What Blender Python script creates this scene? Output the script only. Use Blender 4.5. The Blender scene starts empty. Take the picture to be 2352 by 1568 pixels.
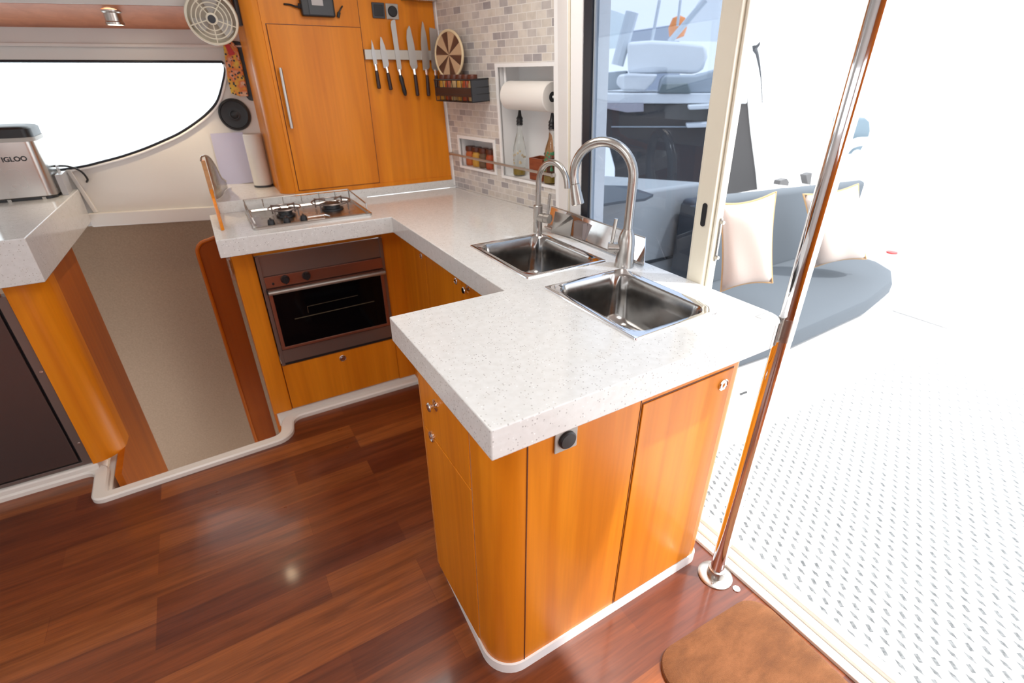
import bpy, bmesh, math, random
from mathutils import Vector, Matrix
S = bpy.context.scene
C = S.collection
random.seed(7)
PI = math.pi
V = Vector

# ---------------------------------------------------------------- camera
CAM = V((-.297, -.5661, 1.425)); YAW, PIT, ROL, FPX = .5373, .4913, -.0035, 1140.85
fw = V((math.sin(YAW)*math.cos(PIT), math.cos(YAW)*math.cos(PIT), -math.sin(PIT)))
rt = V((math.cos(YAW), -math.sin(YAW), 0)); upv = rt.cross(fw)
r2 = rt*math.cos(ROL)+upv*math.sin(ROL); u2 = -rt*math.sin(ROL)+upv*math.cos(ROL)
cd = bpy.data.cameras.new('camera'); cam = bpy.data.objects.new('camera', cd); C.objects.link(cam)
cam.matrix_world = Matrix(((r2.x, u2.x, -fw.x, CAM.x), (r2.y, u2.y, -fw.y, CAM.y), (r2.z, u2.z, -fw.z, CAM.z), (0, 0, 0, 1)))
cd.sensor_width = 36; cd.lens = FPX/2352*36; cd.clip_start = .02; cd.clip_end = 200
cd.dof.use_dof = True; cd.dof.focus_distance = 1.25; cd.dof.aperture_fstop = 3.2
S.camera = cam

# ---------------------------------------------------------------- world, sun, lights, exposure
S.view_settings.view_transform = 'Standard'; S.view_settings.look = 'None'
S.view_settings.gamma = 1; S.view_settings.use_curve_mapping = False
S.view_settings.exposure = 0.22
W = bpy.data.worlds.new('sky'); S.world = W; W.use_nodes = True
bg = W.node_tree.nodes['Background']; bg.inputs[0].default_value = (.93, .965, 1, 1); bg.inputs[1].default_value = 2.8
def lamp(name, kind, loc, rot, energy, color=(1, 1, 1), **kw):
    d = bpy.data.lights.new(name, kind); d.energy = energy; d.color = color
    for k, v in kw.items(): setattr(d, k, v)
    o = bpy.data.objects.new(name, d); C.objects.link(o); o.location = loc; o.rotation_euler = rot
    return o
sun = lamp('sun', 'SUN', (3, -2, 5), (0, 0, 0), 3.4, (1, .97, .92), angle=math.radians(1.5))
sun.rotation_euler = V((-.35, .35, -1)).to_track_quat('-Z', 'Y').to_euler()
lamp('saloon_fill', 'AREA', (-.75, -.35, 1.9), (0, 0, 0), 7, (1, .98, .95), shape='RECTANGLE', size=.6, size_y=.6)  # soft overhead fill added above the saloon, not a known light source
lamp('galley_fill', 'AREA', (.25, .95, 1.93), (0, 0, 0), 6, (1, .95, .88), shape='RECTANGLE', size=.5, size_y=.5)  # added fill under the ceiling to brighten the galley, no fixture there

# ---------------------------------------------------------------- pixel ray onto a real plane
def ray(x, y): return fw*FPX + r2*(x-1176) - u2*(y-784)
def onplane(x, y, p0, n):
    d = ray(x, y); n = V(n); return CAM + d*((V(p0)-CAM).dot(n)/d.dot(n))
def atX(x, y, v): return onplane(x, y, (v, 0, 0), (1, 0, 0))
def atY(x, y, v): return onplane(x, y, (0, v, 0), (0, 1, 0))
def atZ(x, y, v): return onplane(x, y, (0, 0, v), (0, 0, 1))

# ---------------------------------------------------------------- materials
def mat(name, col, rough=.5, metal=0, spec=.5, build=None, coat=0, trans=0, emis=None, es=0, alpha=1):
    m = bpy.data.materials.new(name); m.use_nodes = True
    b = m.node_tree.nodes['Principled BSDF']
    b.inputs['Base Color'].default_value = (*col, 1); b.inputs['Roughness'].default_value = rough
    b.inputs['Metallic'].default_value = metal; b.inputs['Specular IOR Level'].default_value = spec
    b.inputs['Coat Weight'].default_value = coat; b.inputs['Coat Roughness'].default_value = .08
    b.inputs['Transmission Weight'].default_value = trans; b.inputs['Alpha'].default_value = alpha
    if emis: b.inputs['Emission Color'].default_value = (*emis, 1); b.inputs['Emission Strength'].default_value = es
    if build: build(m.node_tree, b)
    return m
def N(t, kind, **kw):
    n = t.nodes.new(kind)
    for k, v in kw.items():
        if k in n.inputs.keys(): n.inputs[k].default_value = v
        else: setattr(n, k, v)
    return n
def coords(t, scale=(1, 1, 1), rot=(0, 0, 0), loc=(0, 0, 0), src='world'):
    if src == 'world':
        g = t.nodes.new('ShaderNodeNewGeometry'); out = g.outputs['Position']
    else:
        g = t.nodes.new('ShaderNodeTexCoord'); out = g.outputs[src]
    mp = t.nodes.new('ShaderNodeMapping'); t.links.new(out, mp.inputs[0])
    mp.inputs['Scale'].default_value = scale; mp.inputs['Rotation'].default_value = rot; mp.inputs['Location'].default_value = loc
    return mp.outputs[0]
def ramp(t, fac, stops, interp='LINEAR'):
    r = t.nodes.new('ShaderNodeValToRGB'); r.color_ramp.interpolation = interp
    e = r.color_ramp.elements
    while len(e) < len(stops): e.new(.5)
    for i, (p, c) in enumerate(stops): e[i].position = p; e[i].color = (*c, 1) if len(c) == 3 else c
    t.links.new(fac, r.inputs[0]); return r.outputs[0]
def mix(t, fac, a, b, mode='MIX'):
    m = t.nodes.new('ShaderNodeMix'); m.data_type = 'RGBA'; m.blend_type = mode
    for s, v in ((0, fac), (6, a), (7, b)):
        if hasattr(v, 'links'): t.links.new(v, m.inputs[s])
        elif s == 0: m.inputs[0].default_value = v
        else: m.inputs[s].default_value = (*v, 1)
    return m.outputs[2]
def bump(t, b, h, strength=.2, dist=.002):
    n = t.nodes.new('ShaderNodeBump'); n.inputs['Strength'].default_value = strength; n.inputs['Distance'].default_value = dist
    t.links.new(h, n.inputs['Height']); t.links.new(n.outputs[0], b.inputs['Normal'])

def wood_b(c1, c2, sc=(14, 14, .9)):
    def f(t, b):
        v = coords(t, sc); w = N(t, 'ShaderNodeTexNoise', Scale=1.0, Detail=5.0, Roughness=.55, Distortion=.6); t.links.new(v, w.inputs['Vector'])
        c = ramp(t, w.outputs[0], [(.35, c1), (.65, c2)])
        v2 = coords(t, (90, 90, 3)); w2 = N(t, 'ShaderNodeTexNoise', Scale=1.0, Detail=3.0); t.links.new(v2, w2.inputs['Vector'])
        c = mix(t, .10, c, ramp(t, w2.outputs[0], [(.4, (.5, .5, .5)), (.6, (1, 1, 1))]), 'MULTIPLY')
        t.links.new(c, b.inputs['Base Color'])
    return f
M = {}
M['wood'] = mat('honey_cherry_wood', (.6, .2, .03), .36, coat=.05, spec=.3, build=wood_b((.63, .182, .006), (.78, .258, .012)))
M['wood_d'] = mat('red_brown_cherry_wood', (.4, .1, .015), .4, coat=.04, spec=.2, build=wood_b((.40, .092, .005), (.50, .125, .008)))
M['soffit'] = mat('tan_wood_soffit', (.5, .2, .09), .4, build=wood_b((.50, .17, .07), (.60, .22, .10)))
def floor_b(t, b):
    # planks along X, 0.083 wide
    v = coords(t, (1, 1, 1))
    br = N(t, 'ShaderNodeTexBrick', offset=.37, offset_frequency=3, squash=1.0)
    br.inputs['Scale'].default_value = 1; br.inputs['Brick Width'].default_value = .74; br.inputs['Row Height'].default_value = .094
    br.inputs['Mortar Size'].default_value = .0006; br.inputs['Mortar Smooth'].default_value = .3; br.inputs['Bias'].default_value = 0
    br.inputs['Color1'].default_value = (0, 0, 0, 1); br.inputs['Color2'].default_value = (1, 1, 1, 1); br.inputs['Mortar'].default_value = (.2, .2, .2, 1)
    t.links.new(v, br.inputs[0])
    base = ramp(t, br.outputs[0], [(0, (.130, .026, .008)), (.5, (.215, .052, .013)), (1, (.30, .085, .020))])
    v2 = coords(t, (2.2, 34, 1)); n = N(t, 'ShaderNodeTexNoise', Scale=1.0, Detail=6.0, Roughness=.62, Distortion=.5)
    t.links.new(v2, n.inputs['Vector'])
    g = ramp(t, n.outputs[0], [(.30, (.50, .44, .42)), (.55, (1, 1, 1)), (.75, (1.3, 1.25, 1.1))])
    c = mix(t, .85, base, g, 'MULTIPLY')
    v3 = coords(t, (10, 160, 1)); n3 = N(t, 'ShaderNodeTexNoise', Scale=1.0, Detail=2.0); t.links.new(v3, n3.inputs['Vector'])
    c = mix(t, .35, c, ramp(t, n3.outputs[0], [(.35, (.6, .55, .55)), (.6, (1.1, 1.1, 1.1))]), 'MULTIPLY')
    t.links.new(c, b.inputs['Base Color'])
    n4 = N(t, 'ShaderNodeTexNoise', Scale=14.0, Detail=4.0); t.links.new(coords(t), n4.inputs['Vector'])
    r = t.nodes.new('ShaderNodeMapRange'); r.inputs[3].default_value = .22; r.inputs[4].default_value = .42
    t.links.new(n4.outputs[0], r.inputs[0]); t.links.new(r.outputs[0], b.inputs['Roughness'])
    bump(t, b, n3.outputs[0], .12, .001)
M['floor'] = mat('laminate_planks', (.2, .05, .02), .3, build=floor_b, spec=.5, coat=.38)
M['floor'].node_tree.nodes['Principled BSDF'].inputs['Coat Roughness'].default_value = .11
def quartz_b(t, b):
    v = coords(t)
    vo = N(t, 'ShaderNodeTexVoronoi', Scale=210.0); t.links.new(v, vo.inputs['Vector'])
    sep = t.nodes.new('ShaderNodeSeparateColor'); t.links.new(vo.outputs['Color'], sep.inputs[0])
    small = ramp(t, vo.outputs['Distance'], [(.26, (1, 1, 1)), (.34, (0, 0, 0))])
    pick = ramp(t, sep.outputs[0], [(.70, (0, 0, 0)), (.72, (1, 1, 1))], 'CONSTANT')
    f = mix(t, 1.0, small, pick, 'MULTIPLY')
    tint = ramp(t, sep.outputs[1], [(0, (.34, .33, .33)), (.7, (.54, .51, .47)), (.95, (.9, .9, .9))])
    n = N(t, 'ShaderNodeTexNoise', Scale=60.0, Detail=3.0); t.links.new(v, n.inputs['Vector'])
    base = ramp(t, n.outputs[0], [(.3, (.66, .655, .64)), (.7, (.715, .715, .705))])
    t.links.new(mix(t, f, base, tint), b.inputs['Base Color'])
M['quartz'] = mat('white_speckled_quartz', (.75, .74, .72), .12, build=quartz_b, spec=.5)
def tile_b(t, b):
    tc = t.nodes.new('ShaderNodeTexCoord'); br = N(t, 'ShaderNodeTexBrick', offset=.5)
    t.links.new(tc.outputs['UV'], br.inputs[0])
    br.inputs['Scale'].default_value = 1; br.inputs['Brick Width'].default_value = .052; br.inputs['Row Height'].default_value = .026
    br.inputs['Mortar Size'].default_value = .0014; br.inputs['Mortar Smooth'].default_value = .2
    br.inputs['Color1'].default_value = (0, 0, 0, 1); br.inputs['Color2'].default_value = (1, 1, 1, 1); br.inputs['Mortar'].default_value = (.5, .5, .5, 1)
    c = ramp(t, br.outputs[0], [(0, (.36, .34, .35)), (.22, (.50, .47, .46)), (.45, (.62, .58, .54)), (.75, (.66, .61, .54)), (1, (.72, .68, .63))])
    n = N(t, 'ShaderNodeTexNoise', Scale=30.0, Detail=4.0); t.links.new(tc.outputs['UV'], n.inputs['Vector'])
    c = mix(t, .5, c, ramp(t, n.outputs[0], [(.3, (.72, .72, .74)), (.6, (1, 1, 1))]), 'MULTIPLY')
    c = mix(t, br.outputs['Fac'], c, (.75, .73, .70))
    t.links.new(c, b.inputs['Base Color'])
    bump(t, b, br.outputs['Fac'], -.4, .002)
M['tile'] = mat('marble_mosaic_tile', (.6, .58, .55), .3, build=tile_b)
M['white'] = mat('white_gelcoat', (.68, .66, .63), .35)
M['trimw'] = mat('white_trim_moulding', (.80, .77, .72), .3)
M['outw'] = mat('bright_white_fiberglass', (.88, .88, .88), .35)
M['cream'] = mat('cream_powder_coated_metal', (.80, .75, .62), .28)
def vinyl_b(t, b):
    n = N(t, 'ShaderNodeTexNoise', Scale=130.0, Detail=3.0); t.links.new(coords(t), n.inputs['Vector'])
    t.links.new(ramp(t, n.outputs[0], [(.3, (.235, .155, .097)), (.7, (.29, .195, .125))]), b.inputs['Base Color'])
M['vinyl'] = mat('beige_hull_liner', (.27, .19, .13), .8, build=vinyl_b)
def brush_b(sc, c):
    def f(t, b):
        n = N(t, 'ShaderNodeTexNoise', Scale=1.0, Detail=3.0); t.links.new(coords(t, sc), n.inputs['Vector'])
        r = t.nodes.new('ShaderNodeMapRange'); r.inputs[3].default_value = c-.07; r.inputs[4].default_value = c+.08
        t.links.new(n.outputs[0], r.inputs[0]); t.links.new(r.outputs[0], b.inputs['Roughness'])
    return f
M['steel'] = mat('brushed_stainless_steel', (.50, .475, .445), .3, 1, build=brush_b((6, 6, 6), .27))
M['sink'] = mat('polished_sink_steel', (.40, .385, .37), .17, 1, build=brush_b((40, 40, 40), .17))
M['chrome'] = mat('chrome', (.82, .82, .84), .06, 1)
M['dsteel'] = mat('dark_brown_steel', (.26, .215, .20), .33, .75)
M['fridge'] = mat('dark_stainless_fridge_door', (.16, .125, .12), .3, .85, build=brush_b((3, 3, 160), .32))
M['black'] = mat('black_plastic', (.012, .013, .016), .4)
M['blackg'] = mat('black_glass', (.002, .002, .003), .06, spec=.12)
M['rubber'] = mat('black_door_seal', (.012, .014, .022), .35)
M['dgrey'] = mat('dark_grey_plastic', (.05, .055, .065), .5)
M['grey'] = mat('grey_plastic', (.42, .40, .37), .45)
M['paper'] = mat('white_paper', (.82, .79, .75), .9)
M['bluepaper'] = mat('pale_lilac_sheet', (.50, .50, .66), .7)
M['lid'] = mat('dark_walnut_lid', (.10, .022, .008), .45)
M['block'] = mat('red_brown_wood_block', (.26, .055, .018), .45, build=wood_b((.19, .036, .012), (.30, .07, .022), (6, 6, 50)))
M['board'] = mat('bamboo_board', (.52, .26, .11), .5, build=wood_b((.44, .20, .08), (.56, .29, .12), (8, 8, 60)))
M['handlew'] = mat('dark_wood_handle', (.035, .014, .012), .4)
M['blade'] = mat('knife_blade_steel', (.50, .49, .48), .3, 1)
M['magnet'] = mat('satin_steel_rail', (.52, .50, .46), .38, .8)
def mat_b(t, b):
    n = N(t, 'ShaderNodeTexNoise', Scale=9.0, Detail=9.0, Roughness=.72, Distortion=.25); t.links.new(coords(t, (1, 2.2, 1)), n.inputs['Vector'])
    t.links.new(ramp(t, n.outputs[0], [(.32, (.13, .045, .014)), (.5, (.19, .070, .022)), (.70, (.26, .10, .036))]), b.inputs['Base Color'])
    n2 = N(t, 'ShaderNodeTexNoise', Scale=500.0, Detail=2.0); t.links.new(coords(t), n2.inputs['Vector']); bump(t, b, n2.outputs[0], .6, .004)
    b.inputs['Sheen Weight'].default_value = .3; b.inputs['Sheen Tint'].default_value = (.8, .5, .3, 1)
M['rug'] = mat('brown_plush_pile', (.25, .09, .03), .95, build=mat_b)
def deck_b(t, b):
    # moulded nonskid: alternating grey bars and spindles in a skewed lattice on white
    def val(x):
        n = t.nodes.new('ShaderNodeValue'); n.outputs[0].default_value = x; return n.outputs[0]
    def m(op, a, c=None):
        n = t.nodes.new('ShaderNodeMath'); n.operation = op
        for k, v in enumerate((a, c)):
            if v is None: continue
            if hasattr(v, 'links'): t.links.new(v, n.inputs[k])
            else: n.inputs[k].default_value = v
        return n.outputs[0]
    g = t.nodes.new('ShaderNodeNewGeometry'); sp = t.nodes.new('ShaderNodeSeparateXYZ'); t.links.new(g.outputs['Position'], sp.inputs[0]); X, Y = sp.outputs[0], sp.outputs[1]
    e1 = (.0313, -.0297); e2 = (-.067, -.0286); det = e1[0]*e2[1]-e1[1]*e2[0]
    p = m('ADD', m('MULTIPLY', X, e2[1]/det), m('MULTIPLY', Y, -e2[0]/det))
    q = m('ADD', m('MULTIPLY', X, -e1[1]/det), m('MULTIPLY', Y, e1[0]/det))
    def local(off, ang):
        fp = m('SUBTRACT', m('FRACT', p), .5); fq = m('SUBTRACT', m('FRACT', m('ADD', q, off)), .5)
        dx = m('ADD', m('MULTIPLY', fp, e1[0]), m('MULTIPLY', fq, e2[0])); dy = m('ADD', m('MULTIPLY', fp, e1[1]), m('MULTIPLY', fq, e2[1]))
        c, s_ = math.cos(math.radians(ang)), math.sin(math.radians(ang))
        return m('ABSOLUTE', m('ADD', m('MULTIPLY', dx, c), m('MULTIPLY', dy, s_))), m('ABSOLUTE', m('ADD', m('MULTIPLY', dx, -s_), m('MULTIPLY', dy, c)))
    a1, b1 = local(0, 235); bar = m('MULTIPLY', m('LESS_THAN', a1, .0125), m('LESS_THAN', b1, .0062))
    a2, b2 = local(.5, 253.6); dia = m('LESS_THAN', m('ADD', m('DIVIDE', a2, .021), m('DIVIDE', b2, .0068)), 1.0)
    f = m('MAXIMUM', bar, dia)
    n = N(t, 'ShaderNodeTexNoise', Scale=90.0); t.links.new(g.outputs['Position'], n.inputs['Vector'])
    spk = ramp(t, n.outputs[0], [(.35, (.08, .086, .09)), (.65, (.20, .21, .215))])
    t.links.new(mix(t, f, (.90, .90, .90), spk), b.inputs['Base Color'])
M['deck'] = mat('nonskid_deck_pattern', (.9, .9, .9), .45, build=deck_b)
def cloth(name, c, r=.85, s=350.0):
    def f(t, b):
        n = N(t, 'ShaderNodeTexNoise', Scale=s, Detail=2.0); t.links.new(coords(t), n.inputs['Vector']); bump(t, b, n.outputs[0], .3, .001)
    return mat(name, c, r, build=f)
M['seat'] = cloth('slate_grey_canvas', (.088, .105, .125))
M['pillow'] = cloth('cream_linen', (.74, .64, .58))
M['piping'] = cloth('tan_piping', (.62, .40, .20))
M['hull'] = mat('charcoal_hull_paint', (.062, .06, .062), .4)
M['boatw'] = mat('boat_white_gelcoat', (.74, .77, .80), .5)
M['canvasg'] = mat('pale_grey_canvas', (.40, .45, .50), .8)
M['mastm'] = mat('painted_spar', (.6, .65, .7), .5)
M['orange'] = mat('orange_buoy_plastic', (.9, .30, .08), .5)
M['coverb'] = cloth('blue_grey_cover', (.12, .17, .21))
M['red'] = mat('red_plastic', (.6, .02, .02), .4)
M['fan'] = mat('ivory_fan_plastic', (.78, .74, .60), .35)
M['jarglass'] = mat('clear_glass', (.95, .97, .95), .03, trans=1)
M['oil'] = mat('golden_olive_oil', (.55, .36, .03), .1, trans=.3)
M['herb'] = mat('green_painted_pattern', (.06, .22, .10), .4)
def glass_t(name, col, refl=.08):
    m = bpy.data.materials.new(name); m.use_nodes = True; t = m.node_tree; t.nodes.clear()
    o = t.nodes.new('ShaderNodeOutputMaterial'); tr = t.nodes.new('ShaderNodeBsdfTransparent'); gl = t.nodes.new('ShaderNodeBsdfGlossy'); mx = t.nodes.new('ShaderNodeMixShader')
    tr.inputs[0].default_value = (*col, 1); gl.inputs['Roughness'].default_value = .01; mx.inputs[0].default_value = refl
    t.links.new(tr.outputs[0], mx.inputs[1]); t.links.new(gl.outputs[0], mx.inputs[2]); t.links.new(mx.outputs[0], o.inputs[0]); return m
M['pane'] = glass_t('blue_tinted_door_glass', (.52, .56, .62), .04)
M['pane_c'] = glass_t('clear_cabin_glass', (.92, .95, .96), .06)
def spice(name, c): return mat(name, c, .5)
SP = [spice('paprika', (.50, .12, .03)), spice('turmeric', (.62, .32, .05)), spice('peppercorn', (.16, .09, .05)), spice('chilli_flakes', (.42, .07, .02)), spice('cumin', (.40, .22, .09)), spice('coriander_seed', (.55, .36, .16))]
def wicker_b(t, b):
    tc = t.nodes.new('ShaderNodeTexCoord'); w = N(t, 'ShaderNodeTexWave', wave_type='RINGS'); w.rings_direction = 'SPHERICAL'
    w.inputs['Scale'].default_value = 60; w.inputs['Distortion'].default_value = .3; t.links.new(tc.outputs['Object'], w.inputs[0])
    g = t.nodes.new('ShaderNodeTexGradient'); g.gradient_type = 'RADIAL'
    mp = t.nodes.new('ShaderNodeMapping'); mp.inputs['Rotation'].default_value = (0, 0, .5); t.links.new(tc.outputs['Object'], mp.inputs[0]); t.links.new(mp.outputs[0], g.inputs[0])
    mm = t.nodes.new('ShaderNodeMath'); mm.operation = 'MULTIPLY'; mm.inputs[1].default_value = 6; t.links.new(g.outputs[1], mm.inputs[0])
    fr = t.nodes.new('ShaderNodeMath'); fr.operation = 'FRACT'; t.links.new(mm.outputs[0], fr.inputs[0])
    pet = ramp(t, fr.outputs[0], [(0, (.10, .04, .02)), (.42, (.14, .055, .028)), (.5, (.60, .40, .24)), (.95, (.60, .40, .24))])
    c = mix(t, .4, pet, ramp(t, w.outputs[0], [(.2, (.55, .55, .55)), (.7, (1, 1, 1))]), 'MULTIPLY')
    t.links.new(c, b.inputs['Base Color'])
M['wicker'] = mat('woven_straw_pattern', (.5, .3, .2), .8, build=wicker_b)
M['rim'] = mat('cream_coiled_rim', (.74, .60, .38), .7)
def leo_b(t, b):
    v = coords(t, (1, 1, 1)); vo = N(t, 'ShaderNodeTexVoronoi', Scale=75.0); t.links.new(v, vo.inputs['Vector'])
    n = N(t, 'ShaderNodeTexNoise', Scale=22.0, Detail=2.0); t.links.new(v, n.inputs['Vector'])
    c = ramp(t, n.outputs[0], [(.36, (.75, .50, .03)), (.5, (.70, .16, .01)), (.60, (.75, .48, .30)), (.68, (.45, .02, .02))])
    t.links.new(mix(t, ramp(t, vo.outputs['Distance'], [(.28, (1, 1, 1)), (.36, (0, 0, 0))]), c, (.012, .01, .01)), b.inputs['Base Color'])
M['leo'] = mat('spotted_orange_print', (.7, .2, .02), .35, build=leo_b)
M['lampon'] = mat('lit_lamp_glass', (1, 1, 1), .3, emis=(1, .82, .55), es=14)
M['lcd'] = mat('pale_lcd_screen', (.45, .42, .42), .3)

# ---------------------------------------------------------------- mesh helpers
def box(bm, x0, x1, y0, y1, z0, z1, fn=None):
    vs = [bm.verts.new(fn(x, y, z) if fn else (x, y, z)) for x in (x0, x1) for y in (y0, y1) for z in (z0, z1)]
    for f in ((0, 1, 3, 2), (4, 6, 7, 5), (0, 4, 5, 1), (2, 3, 7, 6), (0, 2, 6, 4), (1, 5, 7, 3)): bm.faces.new([vs[i] for i in f])
def hexa(bm, a, b):
    """a, b: two quads (4 points each) facing each other"""
    va = [bm.verts.new(p) for p in a]; vb = [bm.verts.new(p) for p in b]
    bm.faces.new(va[::-1]); bm.faces.new(vb)
    for i in range(len(va)): j = (i+1) % len(va); bm.faces.new((va[i], va[j], vb[j], vb[i]))
def prism(bm, pts, vec): hexa(bm, [V(p) for p in pts], [V(p)+V(vec) for p in pts])
def loft(bm, loops, cap0=False, cap1=False):
    rows = [[bm.verts.new(p) for p in l] for l in loops]
    for a, b in zip(rows, rows[1:]):
        for i in range(len(a)): j = (i+1) % len(a); bm.faces.new((a[i], a[j], b[j], b[i]))
    if cap0: bm.faces.new(rows[0][::-1])
    if cap1: bm.faces.new(rows[-1])
def frame(ax):
    ax = V(ax).normalized(); a = V((0, 0, 1)) if abs(ax.z) < .9 else V((1, 0, 0))
    u = ax.cross(a).normalized(); return u, ax.cross(u).normalized(), ax
def lathe(bm, prof, base=(0, 0, 0), ax=(0, 0, 1), n=28, cap=True):
    u, v, a = frame(ax); base = V(base)
    loft(bm, [[base+a*h+(u*math.cos(2*PI*i/n)+v*math.sin(2*PI*i/n))*max(r, 1e-4) for i in range(n)] for r, h in prof], cap, cap)
def tube(bm, pts, r, n=10, closed=False):
    pts = [V(p) for p in pts]; k = len(pts); rs = r if isinstance(r, (list, tuple)) else [r]*k
    t0 = (pts[1]-pts[0]).normalized(); u = frame(t0)[0]; loops = []
    for i, p in enumerate(pts):
        if closed: t = (pts[(i+1) % k]-pts[i-1]).normalized()
        else: t = (pts[min(i+1, k-1)]-pts[max(i-1, 0)]).normalized()
        u = (u-t*u.dot(t)).normalized(); w = t.cross(u)
        loops.append([p+(u*math.cos(2*PI*j/n)+w*math.sin(2*PI*j/n))*rs[i] for j in range(n)])
    if closed: loops.append(loops[0])
    loft(bm, loops, not closed, not closed)
def rrect(x0, x1, y0, y1, r, n=6):
    out = []
    for cx, cy, a0 in ((x1-r, y1-r, 0), (x0+r, y1-r, PI/2), (x0+r, y0+r, PI), (x1-r, y0+r, 1.5*PI)):
        for i in range(n+1): a = a0+i*PI/2/n; out.append((cx+r*math.cos(a), cy+r*math.sin(a)))
    return out
def grid(bm, us, zs, inside, fn, d0, d1):
    """solid slab made of the cells of a (u,z) grid that are inside; fn(u,z,d) -> point"""
    vm = {}
    def vv(i, j, k):
        if (i, j, k) not in vm: vm[(i, j, k)] = bm.verts.new(fn(us[i], zs[j], (d0, d1)[k]))
        return vm[(i, j, k)]
    ok = lambda i, j: 0 <= i < len(us)-1 and 0 <= j < len(zs)-1 and inside((us[i]+us[i+1])/2, (zs[j]+zs[j+1])/2)
    for i in range(len(us)-1):
        for j in range(len(zs)-1):
            if not ok(i, j): continue
            bm.faces.new((vv(i, j, 1), vv(i+1, j, 1), vv(i+1, j+1, 1), vv(i, j+1, 1)))
            bm.faces.new((vv(i, j, 0), vv(i, j+1, 0), vv(i+1, j+1, 0), vv(i+1, j, 0)))
            for (a, b, ni, nj) in (((i, j), (i+1, j), i, j-1), ((i+1, j), (i+1, j+1), i+1, j), ((i+1, j+1), (i, j+1), i, j+1), ((i, j+1), (i, j), i-1, j)):
                if not ok(ni, nj): bm.faces.new((vv(*a, 0), vv(*b, 0), vv(*b, 1), vv(*a, 1)))
def curve_pts(ctrl, n=10):
    """Catmull-Rom through the control points"""
    c = [V(p) for p in ctrl]; c = [c[0]*2-c[1]]+c+[c[-1]*2-c[-2]]; out = []
    for i in range(1, len(c)-2):
        for k in range(n):
            t = k/n; a, b, d, e = c[i-1], c[i], c[i+1], c[i+2]
            out.append(.5*((2*b)+(d-a)*t+(2*a-5*b+4*d-e)*t*t+(3*b-a-3*d+e)*t**3))
    out.append(c[-2]); return out

ORG = {}
def root(o): return ORG.get(o.name, V((0, 0, 0))) if o else V((0, 0, 0))
def obj(name, bm, m, parent=None, bevel=0, seg=2, smooth=True, origin=None, uvfn=None, angle=35, label=None):
    bmesh.ops.recalc_face_normals(bm, faces=bm.faces[:])
    if uvfn:
        l = bm.loops.layers.uv.new('UVMap')
        for f in bm.faces:
            for lp in f.loops: lp[l].uv = uvfn(lp.vert.co)
    if parent is None:
        if origin is None:
            cs = [v.co for v in bm.verts]
            lo = V([min(c[i] for c in cs) for i in range(3)]); hi = V([max(c[i] for c in cs) for i in range(3)])
            origin = V(((lo.x+hi.x)/2, (lo.y+hi.y)/2, lo.z))
        off = V(origin)
    else: off = root(parent)
    for v in bm.verts: v.co -= off
    me = bpy.data.meshes.new(name); bm.to_mesh(me); bm.free()
    o = bpy.data.objects.new(name, me); C.objects.link(o)
    if m: me.materials.append(M[m] if isinstance(m, str) else m)
    if smooth:
        me.shade_smooth(); me.set_sharp_from_angle(angle=math.radians(angle))
    if bevel:
        b = o.modifiers.new('bevel', 'BEVEL'); b.width = bevel; b.segments = seg; b.limit_method = 'ANGLE'; b.angle_limit = math.radians(40); b.harden_normals = True
    if parent is None: o.location = off
    else: o.parent = parent
    ORG[o.name] = off
    if label: o['label'] = label
    return o
def tag(o, label, cat, group=None):
    o['label'] = label; o['category'] = cat
    if group: o['group'] = group
    return o
def struct(o): o['kind'] = 'structure'; return o
def thing(name, label, cat, loc=(0, 0, 0), group=None):
    o = bpy.data.objects.new(name, None); C.objects.link(o); o.location = loc; o.empty_display_size = .05
    ORG[o.name] = V(loc); return tag(o, label, cat, group)
def B(): return bmesh.new()
def bx(name, m, parent, *a, bevel=0, **kw):
    b = B(); box(b, *a); return obj(name, b, m, parent, bevel=bevel, **kw)
def copy_tree(o, parent=None):
    c = o.copy(); C.objects.link(c)
    if parent: c.parent = parent
    for ch in list(o.children): copy_tree(ch, c)
    return c
def text_mesh(name, body, size, mtx, m, parent, depth=.0006):
    cu = bpy.data.curves.new(name, 'FONT'); cu.body = body; cu.size = size; cu.extrude = depth; cu.offset = size*.03; cu.align_x = 'CENTER'; cu.align_y = 'CENTER'
    tmp = bpy.data.objects.new(name+'_tmp', cu); C.objects.link(tmp)
    me = bpy.data.meshes.new_from_object(tmp.evaluated_get(bpy.context.evaluated_depsgraph_get()))
    bpy.data.objects.remove(tmp)
    b = B(); b.from_mesh(me); bpy.data.meshes.remove(me)
    for v in b.verts: v.co = mtx @ v.co
    return obj(name, b, m, parent, smooth=False)

# ---------------------------------------------------------------- planes of the two leaning bulkheads
EU = V((.1512, -.9885, 0)); EV = V((-.06, 0, 1)); EN = V((-.98677, -.15094, -.05921))
def tp(u, z, d=0): return V((.80, 1.844, .925)) + EU*u + EV*(z-.925) + EN*d       # tile wall: u along, d into the room
def dp(y, z, d=0): return V((.80-.06*(z-.92)-d, y, z))                             # door wall
WU = V((.958, -.287, 0)); WN = V((-.287, -.958, 0))
def wp(s, z, d=0): return V((-.79, 2.45, 0)) + WU*s + V((0, 0, z)) + WN*d          # window wall
def won(x, y, d=0):
    p0 = V((-.79, 2.45, 0))+WN*d; return onplane(x, y, p0, WN)

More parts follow.
